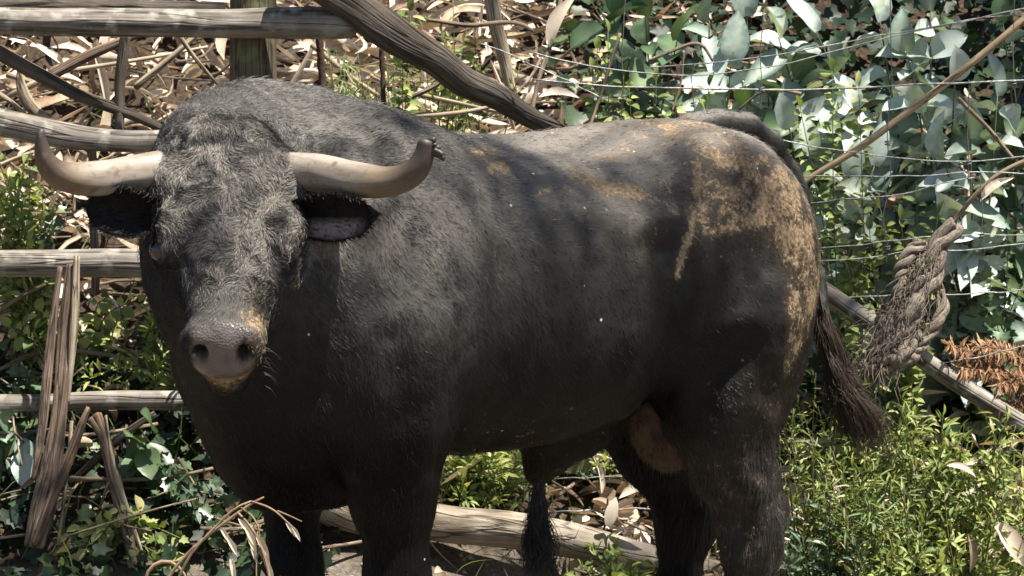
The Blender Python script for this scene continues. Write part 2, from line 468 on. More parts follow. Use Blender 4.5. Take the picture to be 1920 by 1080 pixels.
for i, (pts, lab) in enumerate([
    ([(1215, 112, 1.3, .004), (1260, 96, 1.3, .004), (1312, 78, 1.3, .004), (1334, 118, 1.3, .003)], 'bent pale dry stalk shaped like a hook above the rump'),
    ([(1282, 95, 1.3, .003), (1278, 150, 1.3, .003), (1262, 210, 1.3, .003)], 'thin pale stalk hanging below the hooked one'),
    ([(1500, 175, 1.3, .0035), (1440, 165, 1.3, .003), (1385, 205, 1.32, .003)], 'thin dry stem crossing the wires near the tail'),
    ([(1798, 186, 1.3, .005), (1845, 235, 1.3, .005), (1900, 300, 1.3, .005)], 'thin grey stem slanting down right under the tan cane'),
    ([(1780, 420, 1.25, .006), (1830, 365, 1.25, .006), (1880, 322, 1.25, .006), (1930, 296, 1.25, .006)], 'grey twig rising right from the top of the rope'),
    ([(1100, 250, 1.35, .004), (1128, 170, 1.38, .004), (1160, 60, 1.4, .004)], 'thin brown stem standing just above the middle of the back')]):
    tag(pole('dry_stalk', pts, M_twig, 6, .1, 24, 30 + i, wob=.004), lab, 'stalk', 'dry stalks in the undergrowth')
for i, (pts, lab) in enumerate([
    ([(100, 900, .85, .006), (220, 905, .85, .006), (330, 898, .85, .005), (400, 880, .85, .004)], 'grey stick lying level behind the split stake'),
    ([(330, 860, .86, .004), (352, 885, .86, .004), (380, 930, .86, .003)], 'small twig crossing the level grey stick'),
    ([(95, 1005, .8, .004), (130, 1040, .8, .004), (160, 1085, .8, .004)], 'short pale stick in the ivy at the bottom left'),
    ([(130, 905, .88, .010), (180, 860, .88, .010), (250, 800, .88, .009), (290, 770, .88, .006)], 'dark stick propped between the slab and the lowest rail'),
    ([(-20, 700, 1.2, .005), (80, 655, 1.2, .006), (200, 668, 1.2, .006), (290, 690, 1.2, .005)], 'thin brown stick behind the slab above the lowest rail'),
    ([(-10, 590, 1.15, .006), (40, 555, 1.15, .006), (90, 530, 1.15, .005)], 'pale stick just under the third rail at the far left')]):
    tag(pole('stick', pts, M_twig if i != 3 else M_darkwood, 7, .12, 24, 40 + i, wob=.006), lab, 'stick', 'sticks lying at the foot of the fence')

# ------------------------------------------------------------------ wire fence
wf = tag(empty('wire_fence', G(1600, 1.2)), 'sagging galvanised wire fence in front of the blue-green leaves', 'fence')
WY = 1.18
WIRES = [
    [(980, 92), (1060, 118), (1200, 138), (1330, 142), (1440, 126), (1560, 98), (1700, 62), (1960, 8)],
    [(1210, 128), (1330, 118), (1480, 100), (1600, 78), (1760, 45), (1960, 20)],
    [(1000, 150), (1100, 160), (1250, 164), (1430, 170), (1600, 166), (1750, 156), (1960, 148)],
    [(900, 80), (960, 104), (1060, 150), (1125, 182)],
    [(1440, 258), (1510, 270), (1580, 285), (1700, 298), (1780, 305), (1960, 292)],
    [(1500, 330), (1600, 332), (1720, 330), (1800, 322), (1960, 325)],
    [(1490, 382), (1600, 372), (1690, 365), (1760, 345), (1830, 332)],
    [(1500, 470), (1580, 462), (1640, 456), (1760, 440), (1960, 440)],
    [(1500, 492), (1600, 488), (1660, 478), (1700, 470), (1800, 470), (1960, 455)],
    [(1500, 560), (1600, 556), (1720, 550), (1830, 552), (1960, 540)],
    [(1440, 932), (1600, 930), (1760, 924), (1960, 920)],
    [(1780, 862), (1860, 852), (1960, 838)],
    [(1760, 682), (1830, 670), (1960, 640)],
    [(1000, 962), (1100, 957), (1200, 954), (1330, 956)],
    [(1000, 902), (1080, 896), (1180, 894), (1290, 900)]]
for i, w in enumerate(WIRES):
    yy = WY if i < 10 else (1.12 if i < 13 else 1.14)
    path = smooth_path(np.array([P(px, py, yy) for px, py in w]), 40)
    path += .0025 * np.stack([vnoise(np.stack([np.linspace(0, 12, 40), np.full(40, i), np.full(40, q)], -1), 3) for q in range(3)], -1)
    V, fs, Gr = tube(path, .0014 if i not in (2, 13) else .0021, 6, 0, i)
    j = Join(); j.add(V, fs, grain=Gr); keep(link('wire', j.data('wire', M_wire)), wf)
for px, a, b_ in ((1170, -20, 235), (1427, -20, 215), (1670, -20, 340), (1815, 150, 345), (1838, 330, 470), (1660, 330, 500), (1135, 880, 985), (1902, -20, 200), (1300, 120, 215)):
    path = smooth_path(np.array([P(px + rnd.uniform(-3, 3), a + (b_ - a) * t, WY if a < 800 else 1.14) for t in (0, .3, .7, 1)]), 16)
    path[:, 0] += .006 * vnoise(np.stack([np.linspace(0, 4, 16), np.full(16, px), np.zeros(16)], -1), 4)
    V, fs, Gr = tube(path, .0012, 6, 0, 1)
    j = Join(); j.add(V, fs, grain=Gr)
    kn = path[12]
    ang = np.linspace(0, 4 * math.pi, 24)
    kv, kf, kg = tube(np.stack([kn[0] + .006 * np.cos(ang), kn[1] + .004 * np.sin(ang), kn[2] + np.linspace(-.006, .006, 24)], 1), .0016, 5, 0, 2)
    j.add(kv, kf, grain=kg)
    keep(link('stay_wire', j.data('stay_wire', M_stay)), wf)


# ------------------------------------------------------------------ leaves
def leaf_shape(L, W, bend=.15, fold=.25, n=5, prof='ovate', curl=0.0, wav=0.0):
    """One leaf lying along +X, face up (+Z): midrib and two raised halves."""
    V, vein = [], []
    for i in range(n + 1):
        t = i / n
        if prof == 'ovate': w = W * (math.sin(math.pi * min(1, t * .86 + .10)) ** .8) * (1 if t < .9 else .55) * (t < 1)
        elif prof == 'lance': w = W * math.sin(math.pi * t) ** .7 * (1 - .35 * t)
        else: w = W * (1 - .25 * t) * (.8 + .2 * math.sin(t * 19))
        x = L * t; z = -bend * L * t * t; y = curl * L * math.sin(math.pi * t)
        zz = fold * w + wav * W * math.sin(t * 11)
        V += [(x, y - w / 2, z + zz), (x, y, z), (x, y + w / 2, z + zz - 1.6 * wav * W * math.sin(t * 11))]
        vein += [0, 1, 0]
    V = np.array(V); k = np.arange(3 * (n + 1)).reshape(n + 1, 3)
    return V, np.stack([k[:-1, :-1], k[1:, :-1], k[1:, 1:], k[:-1, 1:]], -1).reshape(-1, 4), np.array(vein, float)


def ivy_shape(s):
    """Five-lobed ivy leaf along +X."""
    pts = [(0, .0), (-.12, .30), (.10, .52), (.30, .36), (.62, .44), (.66, .20), (1.05, 0)]
    out = [(x, y) for x, y in pts] + [(x, -y) for x, y in pts[-2:0:-1]]
    V = np.array([(.32, 0, -.05)] + [(x, y, .10 * abs(y) - .12 * max(0, x - .4)) for x, y in out]) * s
    n = len(out)
    f = np.array([(0, 1 + (i + 1) % n, 1 + i) for i in range(n)])
    return V, f, np.array([1.0] + [0.0] * n)


def basis(d, up):
    """Rotation matrices whose X axis is d and whose Z axis is close to up (both (n,3))."""
    d = unit(d); s = unit(np.cross(up, d)); z = np.cross(d, s)
    return np.stack([d, s, z], -1)


def scatter(name, shapes, mat, pos, d, up, scale, seed=0, smooth=True):
    """Many leaves as one object: each takes one of the shapes at random."""
    rg = np.random.default_rng(seed)
    n = len(pos); which = rg.integers(0, len(shapes), n); B = basis(d, up); scale = np.broadcast_to(scale, (n,))
    tint = rg.random(n)
    Vs, Fs, Ts, Vn, base = [], [], [], [], 0
    for si, (V, F, vein) in enumerate(shapes):
        m_ = np.where(which == si)[0]
        if not len(m_): continue
        W = np.einsum('nij,vj->nvi', B[m_], V) * scale[m_][:, None, None] + pos[m_][:, None, :]
        Vs.append(W.reshape(-1, 3)); Fs.append((F[None] + (np.arange(len(m_)) * len(V))[:, None, None]).reshape(-1, F.shape[1]) + base)
        Ts.append(np.repeat(tint[m_], len(V))); Vn.append(np.tile(vein, len(m_))); base += len(m_) * len(V)
    if len({f.shape[1] for f in Fs}) == 1: Fs = [np.concatenate(Fs)]
    return mesh_data(name, np.concatenate(Vs), Fs, mat, {'tint': np.concatenate(Ts), 'vein': np.concatenate(Vn)}, smooth)


def rdir(n, rg):
    return unit(rg.standard_normal((n, 3)))


M_euc = leaf_material('eucalyptus_leaf', [(0, (.055, .105, .075)), (.35, (.12, .185, .155)), (.7, (.38, .455, .43)), (.92, (.44, .50, .48)), (1, (.22, .28, .15))], .42, .16, .5, ((.44, .50, .40), .6), .75)
M_broad = leaf_material('broad_leaf', [(0, (.040, .085, .035)), (.5, (.065, .125, .055)), (1, (.12, .18, .075))], .40, .22, .5, ((.20, .26, .14), .4))
M_ivy = leaf_material('ivy_leaf', [(0, (.020, .045, .020)), (.5, (.040, .085, .034)), (.85, (.075, .125, .050)), (1, (.13, .17, .06))], .38, .16, .55, ((.16, .20, .12), .5))
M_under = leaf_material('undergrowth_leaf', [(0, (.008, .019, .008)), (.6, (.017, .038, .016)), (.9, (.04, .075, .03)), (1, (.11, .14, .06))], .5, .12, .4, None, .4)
M_weed = leaf_material('weed_leaf', [(0, (.08, .125, .032)), (.35, (.18, .235, .068)), (.75, (.30, .34, .11)), (1, (.40, .38, .19))], .55, .30, .3)
M_grassb = leaf_material('grass_blade', [(0, (.09, .15, .035)), (.6, (.16, .22, .07)), (.9, (.28, .27, .13)), (1, (.42, .36, .22))], .5, .30, .4)
M_litter = leaf_material('dry_leaf', [(0, (.16, .105, .065)), (.15, (.36, .27, .19)), (.42, (.62, .52, .40)), (.8, (.76, .69, .58)), (1, (.58, .39, .27))], .6, .12, .35, ((.50, .40, .28), .3), .4, (1.2, 1.0, .7))
M_fern = leaf_material('dead_fern', [(0, (.10, .052, .027)), (.5, (.24, .13, .065)), (1, (.42, .28, .16))], .7, .2, .2, None, .4, (1.2, 1.0, .6))
M_bstrip = leaf_material('bark_ribbon', [(0, (.20, .13, .085)), (.35, (.36, .27, .19)), (.7, (.54, .44, .32)), (1, (.66, .57, .43))], .7, .05, .25, None, .8, (1, 1, 1))
M_stem = plain('green_stem', (.13, .13, .06), .6, 0, .4, .3, 60, .6)

# ---- litter of dry eucalyptus leaves on the bank (nobody could count it)
rg = np.random.default_rng(5)
n = 6900
x = np.concatenate([rg.uniform(-1.7, .75, 4200), rg.uniform(.2, 1.9, 1400), rg.uniform(-3.2, -1.7, 1300)]); y = np.concatenate([rg.uniform(.75, 3.8, 4200), rg.uniform(1.0, 2.6, 1400), rg.uniform(.75, 3.4, 1300)])
pos = np.stack([x, y, gz(x, y) + rg.random(n) ** 1.4 * .17], -1)
d = rdir(n, rg) * (1, 1, .45) + (0, -.15, -.1)
up = rdir(n, rg) * 1.0 + (0, -.45, .65)
shapes = [leaf_shape(.13, .022, .15, .3, 5, 'lance', .12), leaf_shape(.15, .026, -.12, .5, 5, 'lance', -.10), leaf_shape(.10, .030, .3, .4, 5, 'lance', .05), leaf_shape(.09, .045, .25, .5, 5, 'ovate'), leaf_shape(.17, .016, .1, .6, 5, 'lance', .18)]
ok = ~((x < .1) & (y < 1.30) & (rg.random(n) < .85)); pos, d, up, n = pos[ok], d[ok], up[ok], int(ok.sum())
tag(link('leaf_litter', scatter('leaf_litter', shapes, M_litter, pos, d, up, rg.uniform(.55, 1.15, n), 1)), kind='stuff')
# fine twig litter
j = Join(); rg = np.random.default_rng(8)
for i in range(900):
    xx, yy = (rg.uniform(-1.6, .7), rg.uniform(.7, 3.4)) if i < 740 else (rg.uniform(.2, 1.8), rg.uniform(1.0, 2.2))
    p = np.array((xx, yy, float(gz(xx, yy)) + rg.uniform(.01, .18))); dd = unit(rg.standard_normal(3) * (1, .8, .45)); L = rg.uniform(.08, .34)
    path = smooth_path(np.array([p - dd * L / 2, p + rg.standard_normal(3) * .015, p + dd * L / 2]), 6)
    V, fs, Gr = tube(path, rg.uniform(.0018, .0048), 5, 0, i)
    j.add(V, fs, grain=Gr)
tag(link('twig_litter', j.data('twig_litter', M_twig)), kind='stuff')

# ---- curled strips of bark lying on the litter: things one can count
BS = []
for q, (L, W, b_, c_) in enumerate(((.22, .035, .3, .12), (.30, .028, -.2, -.16), (.17, .045, .45, .05), (.26, .022, .15, .25))):
    V, F, vein = leaf_shape(L, W, b_, .45, 10, 'strip', c_, .04)
    V2 = V - (0, 0, .003)
    BS.append(mesh_data('bark_strip', np.concatenate([V, V2]), [F, F[:, ::-1] + len(V)], M_bstrip, {'tint': np.zeros(2 * len(V))}))
rg = np.random.default_rng(21)
M_hero = leaf_material('pale_bark_ribbon', [(0, (.58, .49, .33)), (1, (.66, .57, .40))], .6, .05, .3, None, .5, (1, 1, 1))
hero = pole('bark_strip', [(36, 120, 1.25, .004), (38, 160, 1.25, .012), (52, 195, 1.25, .017), (75, 215, 1.25, .012), (98, 218, 1.25, .003)], M_palewood, 8, .05, 26, 3, flat=.25)
tag(hero, 'bright cream sickle-shaped strip of bark hanging over the second fence rail', 'bark strip', 'bark strips on the bank')
M_n = 0
SHAPE_WORD = ('curled', 'long twisted', 'broad', 'narrow crescent')
while M_n < 80:
    px, Y = rg.uniform(-20, 940), rg.uniform(1.15, 3.1)
    loc = G(px, Y, rg.uniform(.02, .09)); py = project(loc[None])[0, 1]
    if not (-10 < py < (150 if 300 < px < 600 else 215 if px > 600 else 330)): continue
    s_ = rg.uniform(.5, 1.15); i = M_n; M_n += 1
    o = link('bark_strip', BS[i % 4])
    o.location = loc
    dd = unit(rg.standard_normal(3) * (1, .6, .6)); uu = unit(rg.standard_normal(3) * .7 + (0, -.6, .7))
    o.rotation_euler = Matrix(basis(dd[None], uu[None])[0].tolist()).to_euler()
    o.scale = (s_, s_, s_)
    where = ('above the topmost rail' if py < 20 and px < 640 else 'under the topmost rail' if py < 110 and px < 420 else 'above the second rail' if px < 300 and py < 220
             else 'below the second rail' if px < 300 else 'beside the mossy post' if px < 600 else 'below the leaning timber' if py > (px - 640) * .58 else 'above the leaning timber')
    tag(o, f"{'small' if s_ < .72 else 'mid-sized' if s_ < .95 else 'large'} {SHAPE_WORD[i % 4]} strip of dry tan bark {'lying level' if abs(dd[2]) < .3 else 'on end' if abs(dd[2]) > .75 else 'tilted up right' if dd[0] * dd[2] > 0 else 'tilted down right'} {where}", 'bark strip', 'bark strips on the bank')


rg = np.random.default_rng(58)
for i, (px, py, Y, ang, L, r) in enumerate([(60, 150, 1.5, 25, .30, .010), (140, 180, 1.5, -18, .34, .007), (330, 100, 1.5, 40, .26, .009), (390, 130, 1.45, -50, .22, .006), (560, 130, 1.5, 60, .26, .008), (680, 150, 1.45, -35, .30, .007), (760, 170, 1.4, 20, .26, .008), (840, 190, 1.4, -12, .30, .006), (860, 205, 1.36, 8, .24, .007), (260, 110, 1.6, 10, .34, .006), (30, 210, 1.4, -40, .20, .008), (120, 260, 1.3, 48, .22, .006), (200, 300, 1.2, -25, .24, .006), (60, 300, 1.25, 15, .26, .005)]):
    c = P(px, py, Y); a = math.radians(ang); dd = np.array((math.cos(a), rg.uniform(-.2, .2), math.sin(a))) * L / 2
    path = smooth_path(np.array([c - dd, c + rg.standard_normal(3) * .012, c + dd]), 16)
    V, fs, Gr = tube(path, np.linspace(r, r * .6, 16), 8, .15, i)
    j = Join(); j.add(V, fs, grain=Gr)
    tag(link('stick', j.data('stick', M_palewood)), f"{('thick' if r > .0075 else 'thin')} bleached stick {('rising to the right' if ang > 12 else 'sloping down right' if ang < -12 else 'lying level')} in the leaf litter {('at the far left' if px < 100 else 'left of the mossy post' if px < 420 else 'below the leaning timber' if px > 620 else 'right of the mossy post')}", 'stick', 'bleached sticks in the litter')


# ---- plants with stems and leaves
def plant_copy_leaves(root, base_world, leaf_meshes, pts, d, up, scales, name='leaf', limit=300):
    """Leaves as parts of a plant: objects that share the leaf meshes."""
    B = basis(d, up)
    for i in range(len(pts)):
        o = link(name, leaf_meshes[i % len(leaf_meshes)], root)
        M = Matrix(B[i].tolist()).to_4x4()
        o.location = Vector(pts[i] - base_world); o.rotation_euler = M.to_euler(); s = float(scales[i]); o.scale = (s, s, s)


EUC = [mesh_data('leaf', V, [F], M_euc, {'vein': vn}) for V, F, vn in (leaf_shape(.145, .092, .30, .24, 8, 'ovate', .04, .05), leaf_shape(.165, .082, .45, .34, 8, 'ovate', .08, .06), leaf_shape(.12, .085, .12, .42, 8, 'ovate', -.03, .05), leaf_shape(.16, .095, .55, .30, 8, 'ovate', -.06, .05), leaf_shape(.11, .085, -.12, .35, 8, 'ovate', .05, .06), leaf_shape(.13, .090, .55, .40, 8, 'ovate', .06, .06))]
BROAD = [mesh_data('leaf', V, [F], M_broad, {'vein': vn}) for V, F, vn in (leaf_shape(.13, .088, .2, .2, 7), leaf_shape(.15, .08, .35, .30, 7, 'ovate', .05), leaf_shape(.11, .08, .1, .32, 7))]
IVY = [mesh_data('leaf', V, [F], M_ivy, {'vein': vn}) for V, F, vn in (ivy_shape(.042), ivy_shape(.052), ivy_shape(.036))]


def leafy(name, label, cat, group, base, tips, meshes, gap, size, rg, droop=.35, mat=M_stem, stem_r=.005, spread=1.0, bow=.10):
    """A plant: stems from a base point to tips (world points), leaves in pairs along each stem."""
    root = tag(empty(name, base), label, cat, group)
    j = Join(); LPs, LD, LU, LS = [], [], [], []
    for q, tip in enumerate(tips):
        mid = (base + tip) / 2 + rg.standard_normal(3) * bow * .5 + (0, -bow, bow)
        path = smooth_path(np.array([base, mid, tip]), 24)
        V, fs, Gr = tube(path - base, np.linspace(stem_r, stem_r * .35, 24), 6, 0, q); j.add(V, fs, grain=Gr)
        L = np.linalg.norm(np.diff(path, axis=0), axis=1).sum(); nn = max(3, int(L * .86 / gap))
        for i in range(nn):
            t = .14 + .86 * (i + rg.random() * .5) / nn
            p = np.array([np.interp(t, np.linspace(0, 1, 24), path[:, c]) for c in range(3)])
            tan = unit(path[min(23, int(t * 23) + 1)] - path[max(0, int(t * 23) - 1)])
            a = rg.uniform(0, 2 * math.pi)
            s1 = unit(np.cross(tan, (math.cos(a), math.sin(a), .3)))
            for sg in (1, -1):
                LPs.append(p + s1 * sg * .006); LD.append(s1 * sg * spread + tan * .45 + (0, -.25, -droop * rg.uniform(.3, 1.6)) + rg.standard_normal(3) * .25)
                LU.append(np.array((.1, -.55, .75)) + rg.standard_normal(3) * .42); LS.append(size * rg.uniform(.65, 1.2) * (1 - .35 * t))
        LPs.append(path[-1]); LD.append(tan + (0, -.2, 0)); LU.append(np.array((0, -.6, .6)) + rg.standard_normal(3) * .3); LS.append(size * .7)
    keep_ = np.arange(len(LPs))
    link('stem', j.data('stem', mat), root)
    plant_copy_leaves(root, base, meshes, np.array(LPs)[keep_], np.array(LD)[keep_], np.array(LU)[keep_], np.array(LS)[keep_])
    return root


rg = np.random.default_rng(31)
SAP = [  # base column, depth, tips (px, py, Y), leaf meshes, size, label
    (1760, 1.75, [(1745, 20, 1.55), (1700, 95, 1.5), (1790, 150, 1.5), (1650, 40, 1.55)], EUC, 1.0, 'tall blue-green eucalyptus sapling just left of where the cane leaves the picture top', .068),
    (1640, 1.75, [(1560, 120, 1.5), (1600, 200, 1.48), (1660, 250, 1.5), (1530, 60, 1.55)], EUC, .95, 'bluish eucalyptus sapling with white-lit leaves left of the cane\'s middle', .068),
    (1800, 1.65, [(1820, 260, 1.42), (1770, 300, 1.4), (1730, 210, 1.45), (1870, 180, 1.5)], EUC, .95, 'blue-green eucalyptus sapling under the cane at the right', .068),
    (1560, 1.7, [(1520, 290, 1.4), (1590, 330, 1.38), (1480, 240, 1.45), (1640, 310, 1.42)], EUC, .9, 'low blue-green eucalyptus sapling close behind the tail', .068),
    (1250, 1.95, [(1150, 20, 1.6), (1210, 30, 1.6), (1110, 5, 1.62), (1270, 75, 1.6)], BROAD, 1.15, 'dark green broad-leaved shrub at the top, above the middle of the back', .076),
    (1400, 1.95, [(1330, 40, 1.6), (1400, 30, 1.6), (1460, 70, 1.55), (1370, 120, 1.55)], EUC, 1.05, 'grey-green eucalyptus sapling above the rump at the top', .072),
    (1900, 1.95, [(1880, 40, 1.7), (1930, 120, 1.7), (1960, 30, 1.7)], BROAD, .8, 'dark broad-leaved shrub in the top right corner', .076),
    (1480, 2.0, [(1440, 180, 1.55), (1500, 150, 1.6), (1400, 200, 1.5), (1540, 200, 1.6)], BROAD, 1.0, 'dark green broad-leaved shrub behind the tail head', .072)]
for bc, Y, tips, meshes, size, lab, gap in SAP:
    leafy('eucalyptus_sapling' if meshes is EUC else 'broad_leaved_shrub', lab, 'sapling' if meshes is EUC else 'shrub', 'saplings and shrubs on the bank', G(bc, Y, -.02), [P(*t) for t in tips], meshes, gap, size, rg)

IVY2 = [mesh_data('leaf', V, [F], M_weed, {'vein': vn}) for V, F, vn in (ivy_shape(.038), leaf_shape(.045, .034, .2, .2, 4), ivy_shape(.03))]
# ivy: each plant's nearest leaves are parts
IV = [(1620, 1.55, [(1570, 420, 1.4), (1610, 520, 1.36), (1660, 430, 1.4), (1550, 480, 1.38), (1590, 600, 1.36)], 'dark ivy directly right of the rump, between the tail and the rope'),
      (1830, 1.6, [(1800, 440, 1.4), (1850, 520, 1.38), (1890, 420, 1.42), (1780, 560, 1.38), (1870, 610, 1.36), (1920, 520, 1.4)], 'dark ivy to the right of the rope'),
      (60, 1.45, [(20, 400, 1.2), (70, 430, 1.2), (110, 380, 1.2), (30, 470, 1.2), (-20, 440, 1.2)], 'dark ivy at the left edge above the third rail'),
      (190, 1.35, [(200, 560, 1.15), (240, 620, 1.15), (260, 560, 1.15), (40, 560, 1.15), (60, 640, 1.12), (20, 610, 1.15)], 'ivy between the third and lowest rails at the left'),
      (60, 1.2, [(30, 690, 1.05), (70, 720, 1.05), (10, 800, 1.0), (60, 840, .98), (20, 880, .98)], 'ivy below the lowest rail at the left edge'),
      (330, .95, [(300, 880, .84), (350, 910, .82), (400, 900, .84), (280, 940, .82), (380, 950, .8), (420, 940, .82)], 'ivy in the shade under the bull\'s neck'),
      (230, .85, [(150, 990, .76), (200, 1010, .75), (240, 1040, .74), (290, 1030, .74), (120, 1050, .74), (180, 1070, .72), (330, 1060, .74), (260, 990, .76), (220, 960, .77), (340, 1010, .75), (160, 1030, .74)], 'bright green ivy at the bottom left')]
for bc, Y, tips, lab in IV:
    leafy('ivy_plant', lab, 'ivy', 'ivy plants along the fence', G(bc, Y, .0), [P(*t) for t in tips], IVY2 if 'bright' in lab or 'between' in lab else IVY, .026, 1.0, rg, .2, M_stem, .003, 1.2, .05)

# one broad plant under the lowest rail with a big leaf, and a pale-leaved sprig at the left
leafy('broad_leaved_plant', 'small plant with one large oval green leaf under the lowest rail', 'plant', None, G(300, 1.0), [P(285, 806, .86), P(262, 830, .88)], [BROAD[0]], .16, .95, rg, .6, M_stem, .003, .4, .04)
leafy('broad_leaved_plant', 'blue-green leaves hanging at the left edge below the lowest rail', 'plant', None, G(10, 1.1), [P(15, 790, .95), P(-10, 840, .93), P(40, 850, .93)], [EUC[0], BROAD[1]], .07, .85, rg, .6, M_stem, .003, .8, .04)

# sprigs with small yellow-green leaves
SPRIG = [mesh_data('leaf', V, [F], M_weed, {'vein': vn}) for V, F, vn in (leaf_shape(.045, .026, .2, .25, 4), leaf_shape(.05, .022, .3, .3, 4))]
for i, (bc, Y, tips, lab) in enumerate([
    (1130, 1.6, [(1120, 90, 1.42), (1140, 60, 1.42), (1110, 130, 1.4), (1170, 140, 1.4)], 'yellow-green sprig left of the hooked dry stalk'),
    (1220, 1.55, [(1180, 170, 1.38), (1230, 150, 1.38), (1270, 180, 1.36), (1330, 160, 1.36)], 'pale green sprig just above the rump line'),
    (760, 1.35, [(770, 20, 1.2), (756, 48, 1.2)], 'bright yellow-green sprig above the leaning timber'),
    (860, 1.7, [(830, 60, 1.5), (870, 80, 1.5), (850, 110, 1.48), (890, 60, 1.52), (820, 100, 1.5)], 'bushy pale green weed between the timber and the pale branch'),
    (1600, 1.35, [(1560, 130, 1.3), (1610, 160, 1.3), (1500, 200, 1.3)], 'yellow-green sprig in front of the wires behind the tail'),
    (1680, 1.4, [(1650, 390, 1.26), (1690, 410, 1.26), (1720, 370, 1.28), (1760, 400, 1.28), (1630, 430, 1.26)], 'light green sprig above the rope')]):
    leafy('leafy_sprig', lab, 'sprig', 'small sprigs on the bank', G(bc, Y), [P(*t) for t in tips], SPRIG, .022, 1.0, rg, .2, M_stem, .0025, 1.0, .04)


# weeds: bushy, many narrow leaves -> foliage as one part
def weed(base, tips, lab, rg, dens=1.0, mat=M_weed, L=.042, W=.010):
    root = tag(empty('weed', base), lab, 'weed', 'bushy weeds at the foot of the bank')
    j = Join(); pos, d, up = [], [], []
    for tip in tips:
        for s in range(3):
            tp = tip + rg.standard_normal(3) * (.05, .05, .03)
            path = smooth_path(np.array([base + rg.standard_normal(3) * (.02, .02, 0), (base + tp) / 2 + rg.standard_normal(3) * .03 + (0, -.03, .02), tp]), 16)
            V, fs, Gr = tube(path - base, np.linspace(.0028, .001, 16), 5, 0, s); j.add(V, fs, grain=Gr)
            for i in range(int(80 * dens)):
                t = rg.uniform(.15, 1)
                p = np.array([np.interp(t, np.linspace(0, 1, 16), path[:, c]) for c in range(3)])
                dd = rg.standard_normal(3); pos.append(p - base + dd * .010); d.append(dd + (0, -.2, .5)); up.append(rg.standard_normal(3) * .6 + (0, -.4, .8))
    link('stem', j.data('stem', M_stem), root)
    tag(link('foliage', scatter('foliage', [leaf_shape(L * .8, W * .75, .3, .3, 3, 'lance'), leaf_shape(L * .6, W * 1.0, .2, .3, 3, 'lance')], mat, np.array(pos), np.array(d), np.array(up), rg.uniform(.6, 1.2, len(pos)), int(rg.integers(1e6))), root), kind='stuff')
    return root


for bc, Y, tips, lab, m_, L, W in [
    (1520, 1.15, [(1500, 690, 1.05), (1530, 730, 1.02), (1480, 800, 1.02), (1560, 700, 1.05), (1540, 790, 1.0)], 'feathery light green weed right behind the thigh', M_weed, .036, .006),
    (1600, 1.15, [(1590, 820, 1.0), (1560, 850, 1.0), (1630, 790, 1.0), (1600, 880, .98), (1660, 830, 1.0)], 'bushy weed below the tail brush', M_weed, .04, .009),
    (1720, 1.2, [(1690, 760, 1.05), (1740, 790, 1.05), (1690, 800, 1.03), (1650, 740, 1.06), (1720, 830, 1.02)], 'bushy green weed under the rope\'s frayed end', M_weed, .045, .010),
    (1800, 1.15, [(1780, 830, 1.0), (1830, 810, 1.0), (1860, 850, 1.0), (1800, 880, .98), (1880, 810, 1.0)], 'leafy weed below the grey pole at the right', M_weed, .045, .012),
    (1640, 1.05, [(1620, 930, .92), (1670, 920, .92), (1650, 960, .92), (1700, 930, .92), (1600, 960, .92)], 'fine-leaved weed with straw-coloured stems at the lower right', M_grassb, .05, .008),
    (1520, 1.0, [(1500, 960, .95), (1540, 940, .95), (1560, 990, .93), (1520, 1020, .92), (1590, 1020, .92)], 'dark low weed just behind the hocks', M_ivy, .04, .016),
    (1720, .98, [(1690, 1020, .88), (1740, 1000, .88), (1760, 1040, .87), (1650, 1040, .88), (1710, 1060, .86)], 'low green weed at the bottom right', M_weed, .04, .016),
    (1180, 1.06, [(1160, 1072, .9), (1200, 1066, .9), (1140, 1082, .9), (1190, 1085, .9)], 'small leafy weed in front of the log\'s right end', M_weed, .04, .022),
    (880, 1.25, [(860, 890, 1.1), (900, 880, 1.1), (930, 900, 1.1), (850, 920, 1.08), (910, 930, 1.08), (960, 920, 1.1)], 'green weed behind the log under the belly', M_weed, .045, .014),
    (1140, 1.5, [(1120, 830, 1.3), (1150, 850, 1.3), (1100, 860, 1.3), (1180, 860, 1.3), (1160, 900, 1.28)], 'light green weed between the belly and the hind leg', M_weed, .035, .018),
    (1870, 1.05, [(1850, 950, .92), (1890, 930, .92), (1910, 980, .92), (1930, 900, .95)], 'weed at the right edge near the bottom', M_weed, .045, .012),
    (840, 1.6, [(830, 40, 1.5), (860, 100, 1.45), (810, 130, 1.42), (880, 130, 1.45)], 'fine-leaved pale weed behind the leaning timber', M_weed, .03, .008),
    (690, 1.5, [(650, 110, 1.35), (690, 130, 1.35), (640, 150, 1.33), (710, 150, 1.35)], 'grassy weed under the leaning timber', M_grassb, .08, .006),
    (330, 1.35, [(300, 570, 1.1), (330, 690, 1.05), (280, 690, 1.05), (320, 720, 1.05)], 'green weed between the rails beside the bull\'s neck', M_weed, .05, .014),
    (60, 1.3, [(20, 330, 1.2), (60, 300, 1.2), (40, 360, 1.2), (-10, 320, 1.2)], 'green weed at the left edge below the second rail', M_weed, .045, .02)]:
    weed(G(bc, Y, -.01), [P(*t) for t in tips], lab, rg, 1.0, m_, L, W)

